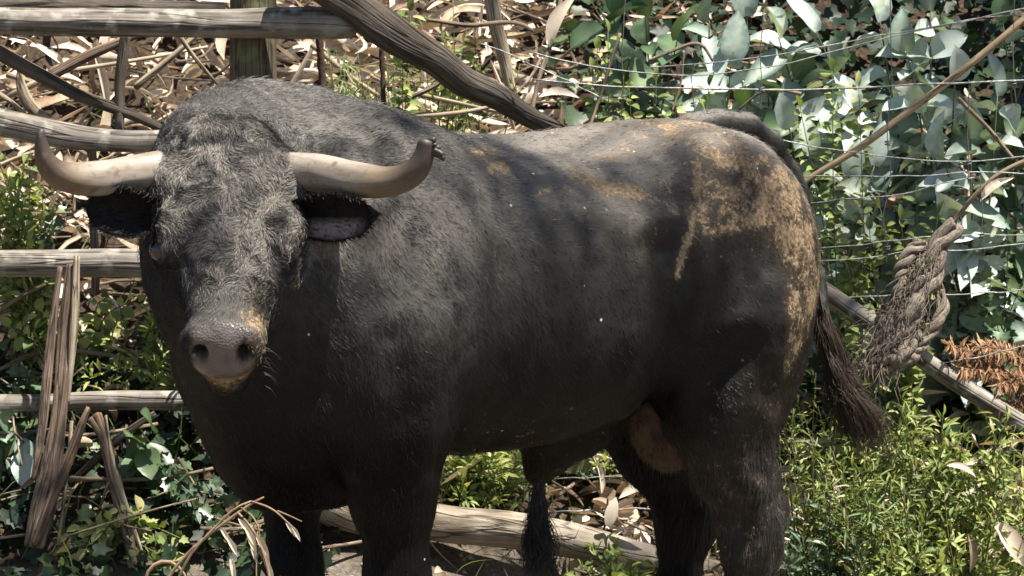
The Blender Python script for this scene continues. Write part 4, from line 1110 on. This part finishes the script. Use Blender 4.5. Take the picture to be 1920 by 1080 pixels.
def hide_material(name, strands=False):
    m, nt, out = new_mat(name)
    tc = N(nt, 'ShaderNodeTexCoord')
    mud = N(nt, 'ShaderNodeAttribute', attribute_name='mud'); dust_sheen = N(nt, 'ShaderNodeAttribute', attribute_name='dust_sheen')
    n1 = N(nt, 'ShaderNodeTexNoise', Scale=120.0, Detail=4.0, Roughness=.75); nt.links.new(tc.outputs['Object'], n1.inputs['Vector'])
    n2 = N(nt, 'ShaderNodeTexNoise', Scale=9.0, Detail=4.0); nt.links.new(tc.outputs['Object'], n2.inputs['Vector'])
    n3 = N(nt, 'ShaderNodeTexNoise', Scale=30.0, Detail=4.0, Roughness=.75); nt.links.new(tc.outputs['Object'], n3.inputs['Vector'])
    base = ramp(nt, n2.outputs[0], [(.3, (.0025, .0022, .002)), (.7, (.0065, .0055, .0047))])
    df = math_node(nt, 'MULTIPLY', dust_sheen.outputs['Fac'], math_node(nt, 'ADD', math_node(nt, 'MULTIPLY', n3.outputs[0], .9), .30), True)  # dust and painted sheen share this grey
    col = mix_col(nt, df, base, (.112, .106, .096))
    col = mix_col(nt, math_node(nt, 'MULTIPLY', math_node(nt, 'SUBTRACT', dust_sheen.outputs['Fac'], .8), 1.8, True), col, (.24, .215, .185))
    film = math_node(nt, 'MULTIPLY', mud.outputs['Fac'], math_node(nt, 'MULTIPLY', n3.outputs[0], 1.25), True)
    col = mix_col(nt, film, col, (.115, .084, .054))
    # dried mud breaks up into crusts
    mf = math_node(nt, 'ADD', mud.outputs['Fac'], math_node(nt, 'MULTIPLY', math_node(nt, 'SUBTRACT', n3.outputs[0], .45), 2.4))
    mf = math_node(nt, 'ADD', mf, math_node(nt, 'MULTIPLY', math_node(nt, 'SUBTRACT', n1.outputs[0], .5), 1.3))
    mf = math_node(nt, 'MULTIPLY', math_node(nt, 'SUBTRACT', mf, .58), 2.0, True)
    mf = math_node(nt, 'MULTIPLY', mf, math_node(nt, 'GREATER_THAN', mud.outputs['Fac'], .03))
    mcol = ramp(nt, n1.outputs[0], [(.3, (.11, .074, .043)), (.5, (.215, .152, .092)), (.72, (.38, .30, .20))])
    col = mix_col(nt, math_node(nt, 'MULTIPLY', mf, .80), col, mcol)
    # flecks of chaff
    vo = N(nt, 'ShaderNodeTexVoronoi', Scale=26.0); vo.inputs['Randomness'].default_value = 1.0
    nt.links.new(tc.outputs['Object'], vo.inputs['Vector'])
    if strands:
        b = N(nt, 'ShaderNodeBsdfPrincipled', Roughness=.42)
        b.inputs['Specular IOR Level'].default_value = .34
        nt.links.new(col, b.inputs['Base Color'])
        nt.links.new(math_node(nt, 'ADD', .36, math_node(nt, 'MULTIPLY', mf, .55)), b.inputs['Roughness'])
        nt.links.new(b.outputs[0], out.inputs[0])
        return m
    fl = math_node(nt, 'LESS_THAN', vo.outputs['Distance'], .075)
    fl = math_node(nt, 'MULTIPLY', fl, math_node(nt, 'GREATER_THAN', N_sep(nt, vo.outputs['Color']), .80))
    col = mix_col(nt, fl, col, (.42, .38, .32))
    pad = N(nt, 'ShaderNodeAttribute', attribute_name='pad')
    n4 = N(nt, 'ShaderNodeTexVoronoi', Scale=210.0); nt.links.new(tc.outputs['Object'], n4.inputs['Vector'])
    pc = ramp(nt, n3.outputs[0], [(.3, (.056, .046, .042)), (.7, (.125, .102, .092))])
    col = mix_col(nt, pad.outputs['Fac'], col, pc)
    b = N(nt, 'ShaderNodeBsdfPrincipled'); nt.links.new(math_node(nt, 'ADD', .07, math_node(nt, 'MULTIPLY', pad.outputs['Fac'], .5)), b.inputs['Specular IOR Level'])
    nt.links.new(col, b.inputs['Base Color'])
    rr = math_node(nt, 'ADD', .52, math_node(nt, 'MULTIPLY', mf, .4))
    rr = math_node(nt, 'SUBTRACT', rr, math_node(nt, 'MULTIPLY', pad.outputs['Fac'], .24))
    nt.links.new(rr, b.inputs['Roughness'])
    h = math_node(nt, 'ADD', math_node(nt, 'MULTIPLY', n1.outputs[0], .25), math_node(nt, 'MULTIPLY', mf, .8))
    h = math_node(nt, 'ADD', h, math_node(nt, 'MULTIPLY', n4.outputs['Distance'], math_node(nt, 'MULTIPLY', pad.outputs['Fac'], 2.6)))
    bmp = N(nt, 'ShaderNodeBump', Strength=.22, Distance=.004)
    nt.links.new(h, bmp.inputs['Height']); nt.links.new(bmp.outputs[0], b.inputs['Normal'])
    nt.links.new(b.outputs[0], out.inputs[0])
    return m


def N_sep(nt, col):
    n = nt.nodes.new('ShaderNodeSeparateColor'); nt.links.new(col, n.inputs[0])
    return n.outputs[0]


M_hide, M_coat = hide_material('bull_hide'), hide_material('bull_coat', True)
bull = link('bull', mesh_data('bull', SV, [SF], M_hide, {'mud': MUD, 'dust_sheen': DUST_SHEEN, 'pad': PAD}))
bull.location = BO
bull.rotation_euler = (0, 0, math.pi + THETA)
tag(bull, 'black fighting bull standing with its horned head turned this way, mud on its rump', 'bull')

# ---- horns
HORN_PATHS = {
    -1: [(290, 320, -.475, .0365), (230, 328, -.51, .0350), (165, 338, -.58, .0315), (112, 332, -.62, .0265), (86, 306, -.645, .0200), (77, 272, -.655, .0135), (77, 242, -.66, .005)],
    1: [(550, 320, -.475, .0365), (610, 326, -.51, .0350), (680, 340, -.58, .0325), (738, 343, -.62, .0285), (776, 325, -.645, .0255), (794, 296, -.655, .0205), (800, 262, -.66, .016)]}
m, nt, out = new_mat('horn')
at = N(nt, 'ShaderNodeAttribute', attribute_name='grain')
mp = N(nt, 'ShaderNodeMapping'); mp.inputs['Scale'].default_value = (40, 40, 9); nt.links.new(at.outputs['Vector'], mp.inputs[0])
n1 = N(nt, 'ShaderNodeTexNoise', Scale=1.0, Detail=5.0, Roughness=.65); nt.links.new(mp.outputs[0], n1.inputs['Vector'])
n2 = N(nt, 'ShaderNodeTexNoise', Scale=55.0, Detail=3.0); nt.links.new(at.outputs['Vector'], n2.inputs['Vector'])
al = N(nt, 'ShaderNodeAttribute', attribute_name='along')
c = ramp(nt, al.outputs['Fac'], [(0.0, (.29, .25, .21)), (.45, (.255, .218, .178)), (.62, (.17, .13, .085)), (.80, (.075, .052, .035)), (1.0, (.03, .023, .018))])
c = mix_col(nt, math_node(nt, 'MULTIPLY', math_node(nt, 'SUBTRACT', n1.outputs[0], .42), 3.2, True), c, mix_col(nt, 1.0, c, (.50, .45, .38), 'MULTIPLY'))
c = mix_col(nt, math_node(nt, 'MULTIPLY', math_node(nt, 'SUBTRACT', n2.outputs[0], .56), 5.0, True), c, (.11, .08, .055))
b = N(nt, 'ShaderNodeBsdfPrincipled', Roughness=.55); nt.links.new(c, b.inputs['Base Color'])
bmp = N(nt, 'ShaderNodeBump', Strength=.5, Distance=.002); nt.links.new(n1.outputs[0], bmp.inputs['Height']); nt.links.new(bmp.outputs[0], b.inputs['Normal'])
nt.links.new(b.outputs[0], out.inputs[0]); M_horn = m
for sgn, pts in HORN_PATHS.items():
    path = np.array([(*LP(px, py, Y), r) for px, py, Y, r in pts])
    path[0, :3] -= unit(path[1, :3] - path[0, :3]) * .012
    path = smooth_path(path, 46)
    V, fs, Gr = tube(path[:, :3], path[:, 3], 22, .06, 4 + sgn, freq=34)
    j = Join(); j.add(V, fs, grain=Gr, along=Gr[:, 2] / Gr[:, 2].max())
    h = link('horn', j.data('horn', M_horn), bull)
    if sgn > 0:
        h['label'] = 'horn with a split, frayed tip'
        s_ = Join()
        for q in range(5):
            p0 = LP(800 + q * 2, 268 + 4 * q, -.66); p1 = LP(815 + 5 * q + rnd.uniform(-3, 3), 262 + 9 * q + rnd.uniform(-6, 6), -.668)
            V, fs, Gr = tube(smooth_path(np.array([p0, (p0 + p1) / 2 + (0, 0, .003), p1]), 7), np.linspace(.0085, .005, 7), 7, .4, q + 9)
            s_.add(V, fs, grain=Gr, along=np.full(len(V), 1.0))
        link('horn_splinter', s_.data('horn_splinter', M_horn), h)


def hair_object(name, pts, radius, mat, attrs, parent):
    """pts (n, k, 3) strand points; radius (n,) root radii; attrs name -> (n,) values."""
    n, k, _ = pts.shape
    hc = bpy.data.hair_curves.new(name)
    hc.add_curves([k] * n)
    hc.position_data.foreach_set('vector', pts.astype(np.float32).reshape(-1))
    taper = np.linspace(1, .25, k)[None] * radius[:, None]
    ra = hc.attributes.get('radius') or hc.attributes.new('radius', 'FLOAT', 'POINT')
    ra.data.foreach_set('value', taper.astype(np.float32).reshape(-1))
    for a, v in attrs.items():
        hc.attributes.new(a, 'FLOAT', 'CURVE').data.foreach_set('value', v.astype(np.float32))
    hc.materials.append(mat)
    return link(name, hc, parent)


# ---- ears: a cupped leaf of skin with thickness
m, nt, out = new_mat('ear_skin')
tc = N(nt, 'ShaderNodeTexCoord'); li = N(nt, 'ShaderNodeAttribute', attribute_name='lining')
n1 = N(nt, 'ShaderNodeTexNoise', Scale=60.0, Detail=4.0, Roughness=.7); nt.links.new(tc.outputs['Object'], n1.inputs['Vector'])
f_ = math_node(nt, 'MULTIPLY', li.outputs['Fac'], math_node(nt, 'MULTIPLY', n1.outputs[0], 1.9), True)
b = N(nt, 'ShaderNodeBsdfPrincipled', Roughness=.7); b.inputs['Specular IOR Level'].default_value = .2
nt.links.new(mix_col(nt, f_, (.006, .005, .005), (.24, .19, .165)), b.inputs['Base Color']); nt.links.new(b.outputs[0], out.inputs[0]); M_ear = m


def ear(base, tip, low, width, cup, normal):
    base, tip, low = (np.asarray(v, float) for v in (base, tip, low))
    ax = tip - base; L = np.linalg.norm(ax); ax = ax / L
    up = unit(low - ax * np.dot(low, ax)); nn = unit(np.asarray(normal) - ax * np.dot(normal, ax) - up * np.dot(normal, up))
    nu, nv = 20, 12
    V = []
    for layer in (0, 1):
        for i in range(nu):
            t = i / (nu - 1)
            w = width * (.42 + .75 * math.sin(math.pi * min(1, t * .80 + .12)) ** 1.1) * (1 if t < .82 else math.sqrt(max(0, 1 - ((t - .82) / .18) ** 2)) + .02)
            for j in range(nv):
                v = j / (nv - 1) * 2 - 1
                c = cup * (v * v) * (1 - .25 * t) + layer * .007 * (-1) * (1 - .7 * v * v)
                V.append(base + ax * L * t + up * (w * v) + nn * c)
    V = np.array(V); n = nu * nv
    idx = np.arange(n).reshape(nu, nv)
    q = np.stack([idx[:-1, :-1], idx[1:, :-1], idx[1:, 1:], idx[:-1, 1:]], -1).reshape(-1, 4)
    rim = np.concatenate([idx[0], idx[1:, -1], idx[-1, ::-1][1:], idx[::-1, 0][1:]])
    rq = np.stack([rim[:-1], rim[1:], rim[1:] + n, rim[:-1] + n], 1)
    return V, [q, q[:, ::-1] + n, rq], n, (nu, nv)


def add_ear(base, tip, low, width, cup, normal, inner=1.0):
    V, fs, n, (nu, nv) = ear(base, tip, low, width, cup, normal)
    V = V + (.003 * fbm(V * 40, 5, 2))[:, None] * unit(normal)
    u_, v_ = np.meshgrid(np.linspace(0, 1, nu), np.linspace(-1, 1, nv), indexing='ij')
    li = sstep(.12, .45, v_) * sstep(1.0, .75, v_) * sstep(.10, .25, u_) * sstep(.92, .62, u_)
    li = np.concatenate([li.reshape(-1) * inner, np.zeros(n)])
    o = link('ear', mesh_data('ear', V, fs, M_ear, {'lining': li}), bull)
    # hair along the rim and inside
    rg_ = np.random.default_rng(int(abs(tip[0]) * 1000)); cnt = 900
    idx = np.arange(n).reshape(nu, nv); ii, jj = rg_.integers(2, nu, cnt), np.where(rg_.random(cnt) < .5, rg_.choice([0, nv - 1], cnt), rg_.integers(0, nv, cnt))
    r0 = V[idx[ii, jj]]; ax_ = unit(np.asarray(tip) - base)
    dd = unit(ax_ * .8 + unit(normal) * .5 + rg_.standard_normal((cnt, 3)) * .35)
    ln = rg_.uniform(.008, .02, cnt)[:, None]
    hp_ = np.stack([r0, r0 + dd * ln * .5, r0 + dd * ln + np.array((0, 0, -.002))], 1)
    hair_object('ear_hair', hp_, np.full(cnt, .0005), M_coat, {'mud': np.zeros(cnt), 'dust_sheen': rg_.random(cnt) * .25}, o)


add_ear(LP(556, 402, -.50), LP(712, 402, -.60), vl((0.05, .15, -1)), .040, .030, vl((.1, -1, -.05)))
add_ear(LP(296, 402, -.50), LP(156, 382, -.56), vl((-.25, .1, -1)), .042, .028, vl((-.1, -1, -.05)), .0)

# ---- eyes
M_eye = plain('eyeball', (.006, .004, .003), .05, 0, .8)
for s in (1, -1):
    u, v = np.meshgrid(np.linspace(0, 2 * math.pi, 20, endpoint=False), np.linspace(.02, math.pi - .02, 12), indexing='ij')
    V = np.stack([np.cos(u) * np.sin(v), np.sin(u) * np.sin(v), np.cos(v)], -1) * .0215 + hp(.1225 * s, .203, -.055)
    k = np.arange(240).reshape(20, 12)
    q = np.stack([k[:, :-1], np.roll(k, -1, 0)[:, :-1], np.roll(k, -1, 0)[:, 1:], k[:, 1:]], -1).reshape(-1, 4)
    link('eye', mesh_data('eye', V.reshape(-1, 3), [q], M_eye), bull)

# ---- scrotum
M_scr = plain('scrotum_skin', (.12, .08, .052), .85, 0, .2, 1.0, 26, .25)
f = Field((-.62, -.14, .50), (-.25, .24, .96), .009)
f.ell(LP(1246, 792, .30), (.064, .060, .085), k=.03); f.ell(LP(1258, 828, .28), (.046, .048, .050), k=.04)
f.cone((-.41, .02, .86), LP(1240, 775, .30), .045, .05, k=.04)
V, F_ = f.skin(); V = V + vnormals(V, F_) * (.005 * fbm(V * (34, 34, 60), 4, 3))[:, None]
scr = link('scrotum', mesh_data('scrotum', V, [F_], M_scr), bull)
SCR_V, SCR_N = V, vnormals(V, F_)


# ---- hair: short coat, curls on the forehead, tail brush, sheath tuft
def coat(count):
    tri = np.concatenate([SF[:, [0, 1, 2]], SF[:, [0, 2, 3]]])
    A, B, C = SV[tri[:, 0]], SV[tri[:, 1]], SV[tri[:, 2]]
    area = np.linalg.norm(np.cross(B - A, C - A), axis=1) / 2
    # denser on the head and on the side that faces the camera, none under the feet
    cen = (A + B + C) / 3
    hs = (cen - HO) @ HA
    head = (((cen - HO) @ HN) > -.25) & (hs > -.08) & (hs < .5) & (np.abs((cen - HO) @ HX) < .17)
    wgt = area * np.where(head, 4.4, 1.0) * np.where(cen[:, 2] < .35, .15, 1) * np.where(SN[tri[:, 0]] @ vl((0, 1, 0)) > .45, .25, 1) * (1 - np.clip(PAD[tri].mean(1) * 1.5, 0, 1)) * (np.minimum(np.linalg.norm(cen - hp(.122, .203, -.058), axis=1), np.linalg.norm(cen - hp(-.122, .203, -.058), axis=1)) > .027)
    t = rng.choice(len(tri), count, p=wgt / wgt.sum())
    u, v = rng.random(count), rng.random(count); fl = u + v > 1; u[fl], v[fl] = 1 - u[fl], 1 - v[fl]
    bc = np.stack([1 - u - v, u, v], 1)
    tri = tri[t]
    p = (SV[tri] * bc[..., None]).sum(1); n = unit((SN[tri] * bc[..., None]).sum(1))
    hx, hs, hn = (p - HO) @ HX, (p - HO) @ HA, (p - HO) @ HN
    jit = rng.standard_normal(count)
    head = (hs > -.10 + .02 * jit) & (hs < .52) & (np.abs(hx) < .16 + .02 * jit) & (hn > -.23 + .03 * jit)
    fore = head & (hs < .30 + .03 * jit) & (hn > -.10 + .02 * jit)
    hump = ~head & (p[:, 0] > .34 + .14 * jit) & (p[:, 2] > .95 + .12 * jit)
    nv = np.stack([vnoise(p * 24, 31), vnoise(p * 24, 57), vnoise(p * 24, 83)], 1)
    nl = np.stack([vnoise(p * 7, 131), vnoise(p * 7, 157), vnoise(p * 7, 183)], 1)
    flow = np.tile(np.array((-.62, 0, -.75)), (count, 1))
    leg = p[:, 2] < .74 + .05 * jit
    flow[leg] = (-.1, 0, -1)
    back = (p[:, 2] > 1.15 + .06 * jit) & ~head
    flow[back] = (-.9, 0, -.35)
    hf = HA[None] * .8 + HX[None] * (hx * 4)[:, None]
    flow = np.where(head[:, None], hf, flow) + nl * np.where(head, .5, .35)[:, None] + nv * np.where(fore, 1.35, np.where(hump, .45, .22))[:, None]
    flow = unit(flow - n * (flow * n).sum(1, keepdims=True))
    lift = np.where(fore, .50, np.where(hump, .26, .17)) * (1 + .5 * rng.standard_normal(count))
    ln = np.where(fore, .0115, np.where(head, .008, np.where(hump, .014, .011))) * rng.uniform(.6, 1.25, count)
    ln = np.where((p[:, 2] < .72) & (p[:, 0] < -.3), ln * 2.2, ln)
    fly = rng.random(count) < .03; ln = np.where(fly, ln * 1.9, ln); lift = np.where(fly, lift + .35, lift)
    d0 = unit(flow + n * np.maximum(lift, .03)[:, None])
    side = np.cross(n, flow)
    curl = (vnoise(p * 32, 7) * 1.6)[:, None] * side * np.where(fore, 1, .15)[:, None]
    k = 4
    pts = np.zeros((count, k, 3))
    pts[:, 0] = p - n * .0012
    cur = pts[:, 0]; d = d0
    for i in range(1, k):
        cur = cur + d * (ln / (k - 1))[:, None]
        pts[:, i] = cur
        d = unit(d + curl * .8 - n * (.28 + .1 * i) * lift[:, None])
    mud = mud_mask(p, n); dust_sheen = (DUST_SHEEN[tri] * bc).sum(1)
    ac, al_ = p[:, 0] * .75 - p[:, 2] * .62, p[:, 0] * .62 + p[:, 2] * .75
    streak = np.clip(1 + .75 * vnoise(np.stack([ac * 58, p[:, 1] * 12, al_ * 8], 1), 91) + .5 * vnoise(np.stack([ac * 130, p[:, 1] * 20, al_ * 18], 1), 95), .1, 2)
    curls = 1 + .8 * vnoise(p * 45, 77)
    dust_sheen = np.clip(dust_sheen * np.where(fore, rng.uniform(.15, 2.0, count) * curls, rng.uniform(.3, 1.7, count) * streak), 0, 1.4)
    return pts, np.where(fore, .00054, .00042) * rng.uniform(.7, 1.3, count), {'mud': mud, 'dust_sheen': dust_sheen}


pts, rad, at_ = coat(440000)
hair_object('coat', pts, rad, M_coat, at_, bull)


def brush(name, root_path, spread, count, mat, k=9, r=.0011, wave=.012, length=(.55, 1.0), seed=1):
    """Hanging hair that leaves points along a root path and follows it down, spreading."""
    rg = np.random.default_rng(seed)
    path = smooth_path(np.asarray(root_path, float), 40)
    t0 = rg.random(count) ** 1.3 * .5
    t1 = np.minimum(t0 + rg.uniform(*length, count) * (1 - t0 * .5), 1.0)
    ts = t0[:, None] + (t1 - t0)[:, None] * np.linspace(0, 1, k)[None]
    base = np.stack([np.interp(ts, np.linspace(0, 1, 40), path[:, i]) for i in range(3)], -1)
    clump = rg.integers(0, 26, count); cd = rg.standard_normal((26, 3)) * .8
    dirv = cd[clump] + rg.standard_normal((count, 3)) * .45
    s = np.linspace(0, 1, k)[None] ** 1.2
    base = base + dirv[:, None, :] * (spread * (.25 + s) * (.3 + ts))[..., None]
    ph = rg.random((26, 3))[clump] * 9
    base = base + np.stack([np.sin(ts * 16 + ph[:, i:i + 1]) for i in range(3)], -1) * (wave * s)[..., None]
    return hair_object(name, base, np.full(count, r) * rg.uniform(.6, 1.4, count), mat, {'mud': np.zeros(count), 'dust_sheen': rg.random(count) * .55}, bull)


M_brush = plain('tail_hair', (.034, .023, .015), .5, 0, .25)
brush('tail_brush', [LP(1533, 490, .73), LP(1541, 570, .69), LP(1552, 640, .68), LP(1575, 710, .68), LP(1605, 765, .68), LP(1624, 815, .68)], .0165, 1500, M_brush, seed=3)
brush('sheath_tuft', [LP(1010, 862, .15), LP(1010, 900, .15), LP(1008, 950, .15), LP(1010, 1010, .15), LP(1013, 1070, .15)], .0135, 1000, plain('sheath_hair', (.012, .010, .009), .5, 0, .4), seed=8)

k_ = 30
_r = np.random.default_rng(6)
_x = _r.uniform(-.075, .075, k_); _s = _r.uniform(.36, .44, k_); _n = -_r.uniform(.06, .17, k_)
_b = np.array([hp(a, b_, c_) for a, b_, c_ in zip(np.sign(_x) * .072, _s, _n)])
_d = unit(HX[None] * np.sign(_x)[:, None] + HA[None] * _r.uniform(.0, .9, k_)[:, None] - HN[None] * _r.uniform(0, .7, k_)[:, None])
_l = _r.uniform(.012, .035, k_)[:, None]
hair_object('whiskers', np.stack([_b, _b + _d * _l * .5, _b + _d * _l + np.array((0, 0, -.008))], 1), np.full(k_, .00045), M_coat, {'mud': np.zeros(k_), 'dust_sheen': _r.random(k_) * .5}, bull)

_q = _r.integers(0, len(SCR_V), 9000)
_b = SCR_V[_q] + _r.standard_normal((9000, 3)) * .003; _d = unit(SCR_N[_q] * .35 + np.array((-.1, 0, -1.0)) + _r.standard_normal((9000, 3)) * .3)
_l = _r.uniform(.006, .013, 9000)[:, None]
hair_object('scrotum_hair', np.stack([_b, _b + _d * _l * .5, _b + _d * _l], 1), np.full(9000, .0005), plain('fine_tan_hair', (.125, .084, .052), .7, 0, .2), {'mud': np.zeros(9000)}, scr)

# ------------------------------------------------------------------ small things last
# frayed rope hanging from the wires
M_rope = wood_material('old_rope', (.37, .33, .28), (.15, .13, .105), across=420, along=40, bump=.002)
rope = tag(empty('rope', P(1690, 600, 1.12)), 'thick frayed grey rope hanging in loops over the grey pole', 'rope')


def rope_run(pts, r, turns, seed, strands=3):
    path = smooth_path(np.array([P(*p) for p in pts]), 90)
    path = path + r * .55 * np.stack([fbm(np.stack([np.linspace(0, 7, 90), np.full(90, seed * 1.3), np.full(90, c_ * 2.1)], -1), 3, 2) for c_ in range(3)], -1)
    t, Nn, Bn = frames(path)
    s = np.linspace(0, 1, 90)
    for q in range(strands):
        a = 2 * math.pi * (turns * (s + .10 * np.sin(s * 5 + seed)) * .7 + q / strands)
        pth = path + (r * .55) * (np.cos(a)[:, None] * Nn + np.sin(a)[:, None] * Bn)
        V, fs, Gr = tube(pth, r * (.42 + .12 * q) * (1 + .14 * np.sin(s * 33 + seed + q)), 11, .28, seed + q, freq=60)
        j = Join(); j.add(V, fs, grain=Gr); keep(link('strand', j.data('strand', M_rope)), rope)


rope_run([(1792, 432, 1.13), (1755, 490, 1.10), (1712, 560, 1.07), (1690, 620, 1.05), (1664, 672, 1.05), (1630, 708, 1.06)], .024, 3.4, 1)
rope_run([(1728, 450, 1.13), (1700, 492, 1.11), (1684, 545, 1.09), (1672, 600, 1.07), (1660, 650, 1.05), (1622, 690, 1.06)], .017, 4.2, 5)
rope_run([(1766, 548, 1.12), (1768, 580, 1.10), (1748, 628, 1.07), (1716, 664, 1.05), (1676, 690, 1.04), (1636, 712, 1.05)], .015, 3.4, 9)
rope_run([(1716, 632, 1.06), (1700, 668, 1.03), (1664, 690, 1.03), (1620, 694, 1.05)], .020, 2.2, 14)
rg = np.random.default_rng(77)
j = Join()
for i in range(900):
    t = rg.random(); a0 = np.array((1752, 470, 1.10)) * (1 - t) + np.array((1640, 690, 1.03)) * t + rg.standard_normal(3) * (10 + 16 * t, 12, .015)
    p = P(*a0); dd = unit(rg.standard_normal(3) * .45 + (-.35, 0, -.75)) * rg.uniform(.02, .075)
    V, fs, Gr = tube(smooth_path(np.array([p, p + dd * .5 + rg.standard_normal(3) * .008, p + dd + (0, 0, -.015)]), 6), .0008, 4, 0, 1)
    j.add(V, fs, grain=Gr)
fr = keep(link('frayed_fibre', j.data('frayed_fibre', M_rope)), rope); fr['kind'] = 'stuff'

# dead orange fern at the right
fern = tag(empty('dead_fern', G(1880, 1.25)), 'dead orange-brown fern frond behind the grey pole at the right edge', 'fern')
j = Join(); pos, d, up = [], [], []
for q, (a, b_) in enumerate([((1960, 760, 1.25), (1778, 645, 1.12)), ((1960, 740, 1.25), (1800, 690, 1.12)), ((1960, 700, 1.25), (1830, 650, 1.15)), ((1970, 780, 1.22), (1850, 760, 1.12)), ((1970, 720, 1.2), (1870, 720, 1.12))]):
    p0, p1 = P(*a), P(*b_)
    path = smooth_path(np.array([p0, (p0 + p1) / 2 + (0, 0, .02), p1]), 24)
    V, fs, Gr = tube(path - np.array(fern.location), np.linspace(.003, .001, 24), 5, 0, q); j.add(V, fs, grain=Gr)
    tan = unit(p1 - p0); sd = unit(np.cross(tan, (0, -.7, .7)))
    for i in range(300):
        t = rg.uniform(.05, 1); p = np.array([np.interp(t, np.linspace(0, 1, 24), path[:, c]) for c in range(3)]) - np.array(fern.location)
        sg = rg.choice((-1, 1)); pos.append(p); d.append(sd * sg + tan * .5 + rg.standard_normal(3) * .5); up.append(rg.standard_normal(3) * .3 + (0, -.6, .7))
link('stem', j.data('stem', M_twig), fern)
tag(link('frond', scatter('frond', [leaf_shape(.038, .006, .4, .4, 3, 'lance', .1)], M_fern, np.array(pos), np.array(d), np.array(up), rg.uniform(.5, 1.1, len(pos)), 4), fern), kind='stuff')

# single conspicuous dry leaves
DL = [mesh_data('dry_leaf', V, [F], M_litter, {'vein': vn, 'tint': np.full(len(V), .1)}) for V, F, vn in (leaf_shape(.11, .050, .25, .35, 6), leaf_shape(.12, .034, .2, .45, 6, 'lance', .1))]
for px, py, Y, ang, s, k_, lab in [
    (1838, 378, 1.2, 40, .8, 1, 'pinkish dry leaf caught on the grey twig above the rope'),
    (1868, 985, .9, -50, 1.0, 0, 'large brown dry leaf near the bottom right corner'),
    (1815, 1000, .9, -85, .75, 1, 'narrow reddish dry leaf hanging left of the large brown one'),
    (1775, 873, .95, -15, .6, 1, 'small tan dry leaf lying in the weeds at the right'),
    (1030, 90, 1.38, 65, 1.2, 1, 'long tan dry leaf hanging beside the pale upright branch'),
    (1010, 182, 1.3, 5, .8, 1, 'brown dry leaf lying just above the bull\'s back'),
    (1160, 935, 1.0, 20, .9, 1, 'pale dry leaf on the log between the sheath and hind leg'),
    (1140, 985, 1.0, 75, .6, 0, 'yellowish dry leaf standing in front of the log')]:
    o = link('dry_leaf', DL[k_]); o.location = P(px, py, Y)
    a = math.radians(ang); dd = np.array((math.cos(a), -.15, math.sin(a))); uu = np.array((.1, -.8, .55))
    o.rotation_euler = Matrix(basis(dd[None], uu[None])[0].tolist()).to_euler(); o.scale = (s, s, s)
    tag(o, lab, 'leaf', 'single dry leaves')

# dry grass stalk with pale seed spikes in front of the bull's legs
GS = P(300, 1090, -1.15)
stalk = tag(empty('dry_grass', (GS[0], GS[1], 0.0)), 'tall dry grass with drooping pale seed heads in front of the bull\'s chest', 'grass')
M_straw = wood_material('straw', (.50, .37, .25), (.30, .20, .13), across=300, along=15, bump=.0005)
M_husk = leaf_material('seed_husk', [(0, (.56, .46, .32)), (.6, (.68, .59, .45)), (1, (.75, .68, .55))], .6, .25, .3, None, .4, (1.2, 1.1, .8))


def straw(pts, name='stem'):
    path = np.array([(*P(px, py, Y), r) for px, py, Y, r in pts]); path = smooth_path(path, 30)
    V, fs, Gr = tube(path[:, :3], path[:, 3], 6, .05, 2)
    j = Join(); j.add(V, fs, grain=Gr); return keep(link(name, j.data(name, M_straw)), stalk)


straw([(240, 1400, -1.15, .003), (300, 1110, -1.15, .003), (340, 1045, -1.15, .0028), (420, 980, -1.15, .0026), (480, 938, -1.15, .002), (495, 932, -1.15, .0012)])
straw([(240, 1410, -1.17, .0026), (330, 1070, -1.17, .0024), (400, 990, -1.17, .0022), (440, 952, -1.17, .002), (470, 940, -1.16, .0015)])
straw([(470, 940, -1.15, .0018), (510, 952, -1.16, .0016), (545, 985, -1.17, .0014), (556, 996, -1.17, .001)])
straw([(520, 958, -1.16, .0014), (545, 968, -1.17, .0012), (566, 978, -1.17, .0008)])
straw([(445, 960, -1.15, .002), (468, 985, -1.16, .0026), (490, 1020, -1.17, .003), (508, 1090, -1.18, .003), (515, 1200, -1.18, .003)])
straw([(452, 952, -1.15, .0016), (478, 970, -1.16, .0016), (490, 1010, -1.16, .0014), (478, 1060, -1.17, .0014), (486, 1140, -1.17, .0012)])
straw([(220, 1400, -1.1, .0026), (268, 1075, -1.1, .0026), (300, 1050, -1.1, .0036), (330, 1055, -1.1, .003), (352, 1085, -1.1, .002), (362, 1140, -1.1, .0015)], 'blade')
HUSK = mesh_data('seed_husk', *(lambda t: (t[0], [t[1]], M_husk))(leaf_shape(.046, .0125, .15, .5, 5, 'lance')))
for i, (px, py, ang, s) in enumerate([(412, 988, -55, .8), (424, 1005, -58, .9), (458, 985, -60, 1.0), (462, 1000, -62, .9), (470, 1012, -75, .9), (432, 1042, -80, .9), (436, 1055, -85, .8), (478, 1000, -58, 1.1), (492, 1030, -72, 1.0), (500, 1052, -75, 1.0), (534, 975, -55, .8), (546, 985, -58, .7), (490, 1068, -80, 1.0), (446, 972, -50, .9)]):
    o = keep(link('seed_husk', HUSK), stalk); o.matrix_parent_inverse = Matrix.Identity(4)
    a = math.radians(ang); o.location = Vector(P(px, py, -1.165)) - stalk.location
    o.rotation_euler = Matrix(basis(np.array([(math.cos(a), -.1, math.sin(a))]), np.array([(.2, -.9, .4)]))[0].tolist()).to_euler(); o.scale = (s, s, s)
